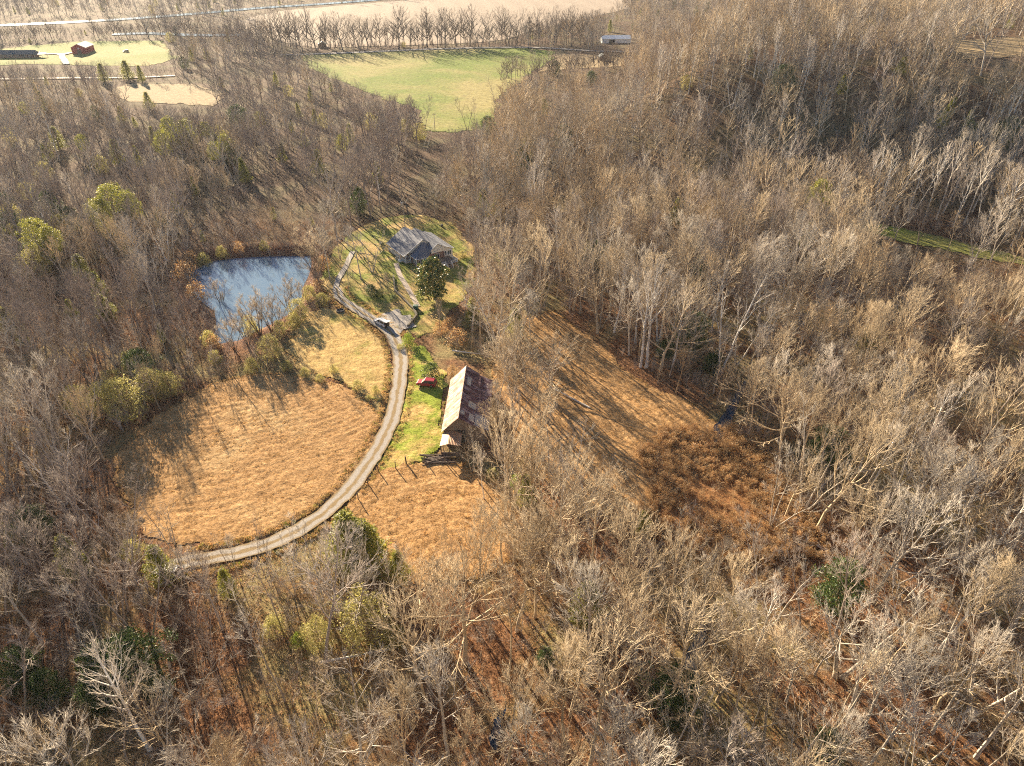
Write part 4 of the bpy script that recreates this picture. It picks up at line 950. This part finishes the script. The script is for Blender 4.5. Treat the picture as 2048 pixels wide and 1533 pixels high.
r_ = MB(); rslab(r_, (7.15, -3.75, 4.36), (9.6, -3.75, 6.2), (9.6, 12.4, 6.2), (7.15, 12.4, 4.36)); rslab(r_, (9.603, -3.75, 6.2), (12.1, -3.75, 4.7), (12.1, 12.4, 4.7), (9.603, 12.4, 6.2)); rslab(r_, (12.103, -3.5, 4.66), (15.6, -3.5, 3.25), (15.6, 12, 3.25), (12.103, 12, 4.66)); r_.build('wing_roof', M['shingle'], H_)
r_ = MB(); r_.face((1.5, -.02, 2.9), (1.5, -4.5, 2.9), (6.3, -.02, 5.9)); r_.face((1.5, -4.5, 2.9), (5.8, -4.5, 2.9), (7.3, -3.3, 3.75), (7.3, -.02, 5.7), (6.3, -.02, 5.9)); r_.face((1.5, -.02, 2.8), (6.3, -.02, 5.8), (7.3, -.02, 5.6), (7.3, -3.3, 3.65), (5.8, -4.5, 2.8), (1.5, -4.5, 2.8)); r_.build('hip_roof', M['shingle'], H_)
tr = MB(); tr.bar((-.5, -.06, 2.82), (6.3, -.06, 6.95), .09, 4); tr.bar((-.56, 0, 2.8), (-.56, 13.2, 2.8), .09, 4); tr.bar((1.45, 0, 2.82), (1.45, -4.55, 2.82), .08, 4); tr.bar((1.45, -4.56, 2.82), (5.8, -4.56, 2.82), .08, 4)
tr.bar((7.15, -3.8, 4.3), (9.6, -3.8, 6.14), .09, 4); tr.bar((9.6, -3.8, 6.14), (12.1, -3.8, 4.64), .09, 4); tr.bar((12.1, -3.56, 4.6), (15.6, -3.56, 3.2), .08, 4); tr.bar((15.62, -3.5, 3.18), (15.62, 12, 3.18), .08, 4); tr.build('roof_trim', M['white'], H_)
for y in (.15, 2.4, 4.6, 7.0, 10.0, 12.9): MB().box(-.16, .02, y - .09, y + .09, .45, 2.78).build('porch_post', M['white'], H_)
for (x, y) in ((1.6, -.25), (1.6, -4.3)): MB().box(x - .08, x + .08, y - .08, y + .08, -.2, 2.75).build('porch_post', M['white'], H_)
railing(H_, [(0, .15, .45), (0, 2.4, .45)]); railing(H_, [(0, 4.8, .45), (0, 7.0, .45), (0, 10, .45), (0, 12.9, .45)]); railing(H_, [(0, .1, .45), (1.6, -.2, .45)])
s_ = MB()
for i in range(4): s_.box(-.4 - i * .32, -.1 - i * .32, 2.5, 4.5, -.1, .42 - i * .12)
s_.build('porch_steps', M['white'], H_)
railing(H_, [(-1.6, 2.45, .05), (-.05, 2.45, .45)]); railing(H_, [(-1.6, 4.6, .05), (-.05, 4.6, .45)])
window(H_, 1.0, 2.0, 1.1, 2.4, 2.0, '-x'); window(H_, 6.0, 7.4, 1.1, 2.4, 2.0, '-x'); window(H_, 9.6, 11, 1.1, 2.4, 2.0, '-x')
d_ = MB().box(1.93, 1.997, 3.1, 4.1, .46, 2.5).build('front_door', M['white'], H_); MB().box(1.86, 1.93, 3.2, 3.27, 1.35, 1.45).build('handle', M['hub'], d_)
window(H_, 2.5, 3.6, .9, 2.2, -4.1, '-y'); window(H_, 8.6, 10.2, 1.0, 2.6, -3.4, '-y'); window(H_, 12.35, 12.85, 1.6, 2.7, -3.2, '-y', 1); window(H_, 13.4, 14.6, 1.3, 2.7, -3.2, '-y', 2)
window(H_, -3.0, -1.4, 1.0, 2.3, 2.0, '-x')
MB().slab([(3.6, -4.55, 2.55), (5.9, -4.55, 2.55), (5.9, -5.9, 2.3), (3.6, -5.9, 2.3)], .08).build('awning', M['siding'], H_)
D_ = MB().box(6.6, 13.6, -9.2, -3.42, .85, 1.0)
for x in (6.8, 10, 13.4):
    for y in (-9.0, -6.2): D_.box(x - .07, x + .07, y - .07, y + .07, -.3, .85)
D_.build('deck', M['oldwood'], H_)
railing(H_, [(6.6, -3.6, 1), (6.6, -9.2, 1), (9.2, -9.2, 1)]); railing(H_, [(11.2, -9.2, 1), (13.6, -9.2, 1), (13.6, -3.6, 1)])
s_ = MB()
for i in range(5): s_.box(9.3, 11.1, -9.5 - i * .3, -9.21 - i * .3, -.1, .82 - i * .17)
s_.build('deck_stairs', M['oldwood'], H_); railing(H_, [(9.25, -9.2, 1.0), (9.25, -10.8, .1)]); railing(H_, [(11.15, -9.2, 1.0), (11.15, -10.8, .1)])
for x, y in ((3.2, 6.0), (5.0, 9.5)): MB().bar((x, y, 4.9), (x, y, 6.2 if x > 4 else 5.6), .07, 6).build('vent_pipe', M['white'], H_)

# ------------------------------------------------------------------ old barn
B_ = empty('barn', (-10.6, 120.5, float(hgt(-10, 120)) + .1), math.radians(-1.5))
tag(B_, 'weathered barn with pale rusty left roof slope and dark red right slope', 'barn')
wb = MB(); wb.prism([(-3.3, -.3), (2.9, -.3), (2.9, 4.5), (0, 6.5), (-3.3, 3.25)], 'y', -9.3, 9.3); wb.prism([(2.903, -.3), (5.6, -.3), (5.6, 3.1), (2.903, 4.45)], 'y', -9.0, 9.0)
wb.build('wall', M['oldwood'], B_)
MB().slab([(-3.75, -9.8, 3.05), (0, -9.8, 6.85), (0, 9.8, 6.85), (-3.75, 9.8, 3.05)], .08).build('roof_slope', M['barn_pale'], B_)['label'] = 'pale tan rust streaked tin roof slope'
rr = MB().slab([(.003, -9.8, 6.85), (3.0, -9.8, 4.75), (3.0, 9.8, 4.75), (.003, 9.8, 6.85)], .08).build('roof_slope', M['barn_red'], B_); rr['label'] = 'dark purple red tin roof slope'
MB().slab([(1.5, -4.4, 5.84), (3.0, -4.4, 4.79), (3.0, -2.2, 4.79), (1.5, -2.2, 5.84)], .03).build('patch', M['tin_grey'], rr)
MB().slab([(3.003, -9.5, 4.62), (6.0, -9.5, 3.2), (6.0, 9.4, 3.2), (3.003, 9.4, 4.62)], .07).build('side_roof', M['barn_red'], B_)
MB().slab([(3.1, -9.2, 4.62), (6.05, -9.2, 3.22), (6.05, -5.4, 3.22), (3.1, -5.4, 4.62)], .02).build('grey_sheet', M['tin_grey'], B_)
for (xa, xb, ya, yb) in ((.6, 1.5, 3.0, 6.2), (1.9, 2.9, -8.6, -6.3), (.2, 1.0, -8.0, -6.8)): MB().slab([(xa, ya, 6.875 - .7 * xa), (xb, ya, 6.875 - .7 * xb), (xb, yb, 6.875 - .7 * xb), (xa, yb, 6.875 - .7 * xa)], .02).build('patch', M['tin_grey'], rr)
MB().bar((0, -9.85, 6.9), (0, 9.85, 6.9), .09, 6).build('ridge_cap', M['barn_pale'], B_)
MB().slab([(-3.6, -13.9, 2.75), (-1.9, -13.9, 3.3), (-1.9, -9.75, 3.5), (-3.4, -9.75, 2.9)], .06).build('lean_to_roof', M['barn_rust'], B_)
MB().slab([(-1.897, -13.9, 3.3), (.6, -13.6, 2.6), (.6, -9.75, 2.9), (-1.897, -9.75, 3.5)], .06).build('lean_to_roof', M['barn_rust'], B_)
for x, y in ((-3.4, -13.6), (-1.7, -13.7), (.4, -13.3), (-3.3, -11.5)): MB().bar((x, y, -.3), (x, y, 2.7), .09, 6).build('lean_to_post', M['wood_dark'], B_)
MB().box(-3.3, .3, -13.6, -13.5, -.2, .9).build('lean_to_boards', M['oldwood'], B_)
MB().box(-1.0, 1.2, -9.42, -9.32, 0, 3.2).build('doorway', M['trimblack'], B_)
# ------------------------------------------------------------------ vehicles
def suv(name, label, paint, front_px, rear_px, L=4.7, W=1.85, Ht=1.72, gate=False, cat='car', roofpanel=None):
    fx, fy, fz = ground_pt(*front_px); rx, ry, rz = ground_pt(*rear_px)
    a = math.atan2(fy - ry, fx - rx); cx, cy = (fx + rx) / 2, (fy + ry) / 2
    c = empty(name, (cx, cy, float(hgt(cx, cy)) + .30), a); tag(c, label, cat)
    h = L / 2; w = W / 2
    low = [(-h, .38), (-h + .05, .95), (-h + .15, 1.02), (h * .42, 1.04), (h * .9, .90), (h, .72), (h - .02, .36), (h * .86, .30), (-h * .9, .30)]
    b = MB().prism(low, 'x', -w, w)
    b.v = [(q[1], q[0], q[2]) for q in b.v]; b.f = [tuple(reversed(f)) for f in b.f]
    ob = b.build('body', M[paint], c, bevel=.09)
    x0, x1, x2, x3 = -h + .10, -h + .38, h * .08, h * .46
    g = MB(); zb, zt = 1.0, Ht - .07
    bot = [(x0, -w + .06, zb), (x3, -w + .06, zb), (x3, w - .06, zb), (x0, w - .06, zb)]; top = [(x1, -w + .24, zt), (x2, -w + .24, zt), (x2, w - .24, zt), (x1, w - .24, zt)]
    g.v = bot + top; g.f = [(3, 2, 1, 0), (4, 5, 6, 7), (0, 1, 5, 4), (1, 2, 6, 5), (2, 3, 7, 6), (3, 0, 4, 7)]
    g.build('windows', M['carglass'], c, bevel=.04)
    r = MB().box(x1 - .06, x2 + .12, -w + .2, w - .2, zt - .01, Ht); r.build('roof', M[roofpanel or paint], c, bevel=.03)
    p = MB()
    for s in (-1, 1):
        for xa, xb in ((x0 + .02, x1 + .02), (h * -.22, h * -.22 + .02), (x3 - .02, x2)): p.bar((xa, s * (w - .05), zb), (xb, s * (w - .225), zt), .05, 4)
    p.build('pillars', M[paint], c)
    rk = MB()
    for s in (-1, 1): rk.bar((x1 + .1, s * (w - .32), Ht + .07), (x2 - .1, s * (w - .32), Ht + .07), .025, 4)
    rk.build('roof_rails', M['trimblack'], c)
    for sx in (h * .62, -h * .60):
        for s in (-1, 1):
            wh = MB().bar((sx, s * (w - .16), .34), (sx, s * (w + .03), .34), .35, 16).build('wheel', M['tyre'], c)
            MB().bar((sx, s * (w + .031), .34), (sx, s * (w + .045), .34), .21, 12).build('rim', M['hub'], wh)
    for s in (-1, 1):
        MB().box(h - .10, h + .015, s * (w - .35) - .18, s * (w - .35) + .18, .62, .78).build('headlight', M['lens'], c)
        MB().box(-h - .015, -h + .08, s * (w - .16) - .1, s * (w - .16) + .1, .72, 1.0).build('tail_light', M['redlens'], c)
        MB().box(h * .28, h * .36, s * (w + .09) - .09, s * (w + .09) + .09, .98, 1.12).build('mirror', M['trimblack'], c)
    MB().box(-h - .06, -h + .02, -w + .1, w - .1, .34, .56).build('rear_bumper', M['trimblack'], c)
    if gate:
        MB().slab([(-h + .33, -w + .2, Ht + .02), (-h + .33, w - .2, Ht + .02), (-h - .85, w - .2, Ht + .28), (-h - .85, -w + .2, Ht + .28)], .06).build('tailgate', M[paint], c)
        MB().slab([(-h - .05, -w + .3, Ht + .03), (-h - .05, w - .3, Ht + .03), (-h - .7, w - .3, Ht + .17), (-h - .7, -w + .3, Ht + .17)], .03).build('rear_window', M['carglass'], c)
        MB().box(-h - .03, -h + .3, -w + .22, w - .22, .6, 1.3).build('cargo_bay', M['trimblack'], c)
    return c
suv('parked_car', 'dark red sport utility car parked on the green lawn beside the barn', 'redcar', (838, 771), (869, 774), L=4.6)
suv('parked_car', 'white car with raised tailgate on the grey parking area', 'whitecar', (752, 645), (775, 657), L=4.8, gate=True)
suv('parked_car', 'white car half hidden by bare trees at the driveway end', 'whitecar', (322, 1150), (352, 1154), L=4.6)
suv('parked_car', 'small black car alone on the pasture right of the red barn', 'trimblack', (246, 106), (258, 105), L=4.8)
suv('parked_car', 'small white car beside the dark roofed ranch house', 'whitecar', (72, 111), (82, 110), L=4.8)
# ------------------------------------------------------------------ distant buildings
x, y, z = ground_pt(160, 109)
R_ = empty('red_barn', (x, y, z), math.radians(8)); tag(R_, 'red barn with pale metal roof at the end of the dirt lane', 'barn')
MB().prism([(-5.6, -1), (5.6, -1), (5.6, 5), (0, 7.6), (-5.6, 5)], 'y', 0, 18).build('wall', M['redpaint'], R_)
MB().slab([(-6.2, -.6, 4.85), (0, -.6, 7.75), (0, 18.6, 7.75), (-6.2, 18.6, 4.85)], .12).build('roof_slope', M['paleroof'], R_)
MB().slab([(.003, -.6, 7.75), (6.2, -.6, 4.85), (6.2, 18.6, 4.85), (.003, 18.6, 7.75)], .12).build('roof_slope', M['paleroof'], R_)
MB().box(-1.6, 1.6, -.12, -.003, 0, 3.2).build('door', M['wood_dark'], R_); MB().box(-.6, .5, -.08, -.003, 3.8, 4.8).build('loft_window', M['white'], R_)
x, y, z = ground_pt(36, 117)
R_ = empty('ranch_house', (x, y, z), math.radians(2)); tag(R_, 'long low brick ranch house under a dark teal roof', 'house')
MB().box(-15, 12, 0, 9, -1, 2.8).build('wall', M['brick'], R_)
MB().prism([(-.8, 2.803), (9.8, 2.803), (4.5, 5.4)], 'x', -16, 13).build('roof', M['darkroof'], R_)
for a in (-12, -7.5, -4.5, 0, 4.5, 9): window(R_, a, a + 1.4, 1, 2.2, 0, '-y', 1)
MB().slab([(13.01, -.5, 2.75), (20, -.5, 2.75), (20, 8, 3.1), (13.01, 8, 3.1)], .15).build('carport', M['darkroof'], R_)
for a, b in ((13.6, 0), (19.6, 0), (19.6, 7.5)): MB().bar((a, b, -.5), (a, b, 2.7), .12, 6).build('carport_post', M['white'], R_)
x, y, z = ground_pt(1233, 87)
R_ = empty('metal_building', (x, y, z), math.radians(4)); tag(R_, 'long pale blue white metal building beyond the far pasture', 'building')
MB().prism([(0, -1), (13, -1), (13, 3.6), (6.5, 5.6), (0, 3.6)], 'x', -13, 13).build('wall', M['whitemetal'], R_)
MB().slab([(-13.4, -.5, 3.5), (13.4, -.5, 3.5), (13.4, 6.5, 5.75), (-13.4, 6.5, 5.75)], .1).build('roof_slope', M['whitemetal'], R_)
MB().slab([(-13.4, 6.503, 5.75), (13.4, 6.503, 5.75), (13.4, 13.5, 3.5), (-13.4, 13.5, 3.5)], .1).build('roof_slope', M['whitemetal'], R_)
MB().box(-7, -1.5, -.1, -.003, 0, 2.9).build('bay_opening', M['trimblack'], R_)
for (p, lab, wd) in (((1207, 122), 'small dark wooden shed beside the country road', 6), ((645, 96), 'small brown shed among the roadside trees', 7)):
    x, y, z = ground_pt(*p); R_ = empty('shed', (x, y, z), math.radians(12)); tag(R_, lab, 'shed')
    MB().prism([(-wd / 2, -.5), (wd / 2, -.5), (wd / 2, 2.8), (0, 4.6), (-wd / 2, 2.8)], 'y', 0, 6).build('wall', M['wood_dark'], R_)
    MB().slab([(-wd / 2 - .3, -.3, 2.65), (0, -.3, 4.72), (0, 6.3, 4.72), (-wd / 2 - .3, 6.3, 2.65)], .1).build('roof_slope', M['darkroof'], R_)
    MB().slab([(.003, -.3, 4.72), (wd / 2 + .3, -.3, 2.65), (wd / 2 + .3, 6.3, 2.65), (.003, 6.3, 4.72)], .1).build('roof_slope', M['darkroof'], R_)
    MB().box(-.6, .6, -.06, -.003, 0, 2.0).build('door', M['trimblack'], R_)
# ------------------------------------------------------------------ yard things
def upole(px, py, top, label, can=True):
    x, y, z = ground_pt(px, py); h = height_to(px, py, top); P = empty('utility_pole', (x, y, z)); tag(P, label, 'utility pole', None)
    MB().bar((0, 0, -.3), (0, 0, h), .17, 8, .11).build('pole', M['pole'], P)
    MB().box(-1.0, 1.0, -.06, .06, h - .9, h - .75).build('crossarm', M['pole'], P)
    if can: MB().bar((-.38, -.1, h - 1.9), (-.38, -.1, h - .7), .27, 10).build('transformer', M['hub'], P)
    for s in (-.9, .9): MB().bar((s, 0, h - .75), (s, 0, h - .55), .05, 6).build('insulator', M['white'], P)
    return Vector((x, y, z + h - .6))
a = upole(811, 462, 402, 'utility pole with a grey transformer standing behind the farmhouse')
b = upole(870, 262, 226, 'utility pole at the near edge of the far pasture', False)
c = upole(1012, 165, 112, 'tall thin utility pole standing in the far pasture', False)
for p, q, lab in ((a, b, 'thin utility wires over the cleared strip behind the farmhouse'), (b, c, 'thin utility wires crossing the far pasture')):
    wm = MB()
    for off in (-.9, .9):
        pr = None
        for i in range(25):
            t = i / 24; s = p.lerp(q, t) + Vector((off, 0, -4 * t * (1 - t) * (q - p).length * .025))
            if pr is not None: wm.bar(pr, s, .022, 3)
            pr = s
    tag(wm.build('utility_wire', M['trimblack']), lab, 'wire')
x, y, z = ground_pt(681, 624); V = []; Fc = []
for i in range(28):
    for j in range(8):
        A_ = 6.2832 * i / 28; B2 = 6.2832 * j / 8; rr = 1.0 + .2 * math.cos(B2); V.append((rr * math.cos(A_), rr * math.sin(A_), .18 + .2 * math.sin(B2)))
for i in range(28):
    for j in range(8): Fc.append((i * 8 + j, ((i + 1) % 28) * 8 + j, ((i + 1) % 28) * 8 + (j + 1) % 8, i * 8 + (j + 1) % 8))
fr = empty('fire_ring', (x, y, z + .22)); tag(fr, 'black tractor tyre fire ring on the lawn beside the driveway', 'fire ring')
link('ring', mesh('ring', V, Fc, M['rubber'], smooth=True), fr); MB().bar((0, 0, .0), (0, 0, .08), .85, 16).build('ash_bed', M['ash'], fr)
x, y, z = ground_pt(884, 455); q = MB().bar((0, 0, 0), (0, 0, 1.1), .45, 12).build('barrel', M['trimblack']); q.location = (x, y, z); tag(q, 'black burn barrel in the yard behind the farmhouse', 'barrel')
x, y, z = ground_pt(832, 620); q = MB().box(-.7, .7, -.5, .5, 0, 1.1).box(-.75, .75, -.55, .55, 1.1, 1.2).build('storage_bin', M['greenplastic'], bevel=.05); q.location = (x, y, z + .2); tag(q, 'dark green bin at the corner of the low wall', 'bin')
lw = MB(); pts_ = [ground_pt(*p) for p in [(787, 556), (790, 584), (808, 602), (828, 622), (834, 634), (816, 656)]]
for p, q in zip(pts_[:-1], pts_[1:]):
    p = Vector(p); q = Vector(q); d = (q - p).normalized(); nn = Vector((-d.y, d.x, 0)) * .22; t = Vector((0, 0, .85)); o_ = Vector((0, 0, -.2))
    n0 = len(lw.v); lw.v += [tuple(s) for s in (p - nn + o_, q - nn + o_, q + nn + o_, p + nn + o_, p - nn + t, q - nn + t, q + nn + t, p + nn + t)]
    lw.f += [(n0, n0 + 3, n0 + 2, n0 + 1), (n0 + 4, n0 + 5, n0 + 6, n0 + 7), (n0, n0 + 1, n0 + 5, n0 + 4), (n0 + 1, n0 + 2, n0 + 6, n0 + 5), (n0 + 2, n0 + 3, n0 + 7, n0 + 6), (n0 + 3, n0, n0 + 4, n0 + 7)]
tag(lw.build('low_wall', M['brick_old']), 'low dark wall running between the footpath and the parking area', 'wall')
# fence below the green lawn
FP = [ground_pt(*p) for p in [(672, 1052), (696, 1029), (717, 1001), (736, 970), (757, 945), (791, 939), (813, 929), (850, 926), (890, 928), (925, 926)]]
fe = empty('fence', FP[0]); tag(fe, 'wire fence on dark wooden posts above the lower field', 'fence')
o0 = Vector(FP[0])
for i, p in enumerate(FP): p = Vector(p) - o0; MB().bar(p - Vector((0, 0, .3)), p + Vector((random.uniform(-.1, .1), 0, 2.0)), .10 if i != 6 else .16, 6).build('post', M['wood_dark'], fe)
for hh in (.6, 1.1, 1.6):
    wr = MB()
    for p, q in zip(FP[:-1], FP[1:]): wr.bar(Vector(p) - o0 + Vector((0, 0, hh)), Vector(q) - o0 + Vector((0, 0, hh)), .012, 3)
    wr.build('wire', M['wood_dark'], fe)
lp_ = empty('log_pile', ground_pt(878, 922)); tag(lp_, 'weathered pile of logs and boards below the barn lean-to', 'log pile')
rl = random.Random(5)
for i in range(16):
    m = MB(); cx = rl.uniform(-1.6, 1.8); cy = rl.uniform(-1.3, 1.2); an = rl.gauss(0, .22); L = rl.uniform(1.5, 3.2); zz = rl.uniform(.12, .6)
    m.bar((cx - L * math.cos(an), cy - L * math.sin(an), zz), (cx + L * math.cos(an), cy + L * math.sin(an), zz + rl.uniform(-.1, .2)), rl.uniform(.09, .2), 7); m.build('log', M['wood_dark' if i % 3 else 'oldwood'], lp_)
for i, (px_, py_) in enumerate([(1340, 640), (905, 705), (1150, 600), (1600, 1075), (640, 1330), (1180, 820)]):
    x, y, z = ground_pt(px_, py_); L = 7 + i; an = [.5, -.3, 1.1, -.9, .2, 2.4][i]; m = Tubes(); d = Vector((math.cos(an), math.sin(an), .02))
    m.add([Vector((0, 0, .3)), d * L * .5 + Vector((0, 0, .35)), d * L + Vector((0, 0, .5))], [.22, .16, .06], 7)
    for k in range(6):
        t = .4 + .09 * k; q = d * L * t + Vector((0, 0, .35)); e = rot_towards(d, .7, k * 1.9) * 1.6; e.z = abs(e.z); m.add([q, q + e], [.05, 0], 4)
    o = link('fallen_trunk', m.mesh('fallen_trunk', M['bark_white'])); o.location = (x, y, z + .2)
    tag(o, f"bleached fallen trunk {['at the edge of the right woods', 'above the barn roof', 'above the top of the long clearing', 'below the rust scrub', 'in the woods below the driveway', 'lying at the long clearing left side'][i]}", 'fallen tree')


# ------------------------------------------------------------------ haze
hz = MB().box(-3500, 3500, -300, 4500, -8, 130)
hm = bpy.data.materials.new('haze'); hm.use_nodes = True; hn = hm.node_tree; hn.nodes.clear()
pv_ = hn.nodes.new('ShaderNodeVolumePrincipled'); pv_.inputs['Color'].default_value = (.86, .9, .97, 1); pv_.inputs['Density'].default_value = .00005; pv_.inputs['Anisotropy'].default_value = .2
ho = hn.nodes.new('ShaderNodeOutputMaterial'); hn.links.new(pv_.outputs[0], ho.inputs['Volume'])
tag(hz.build('haze', hm), 'thin pale haze in the air over the valley', kind='stuff')
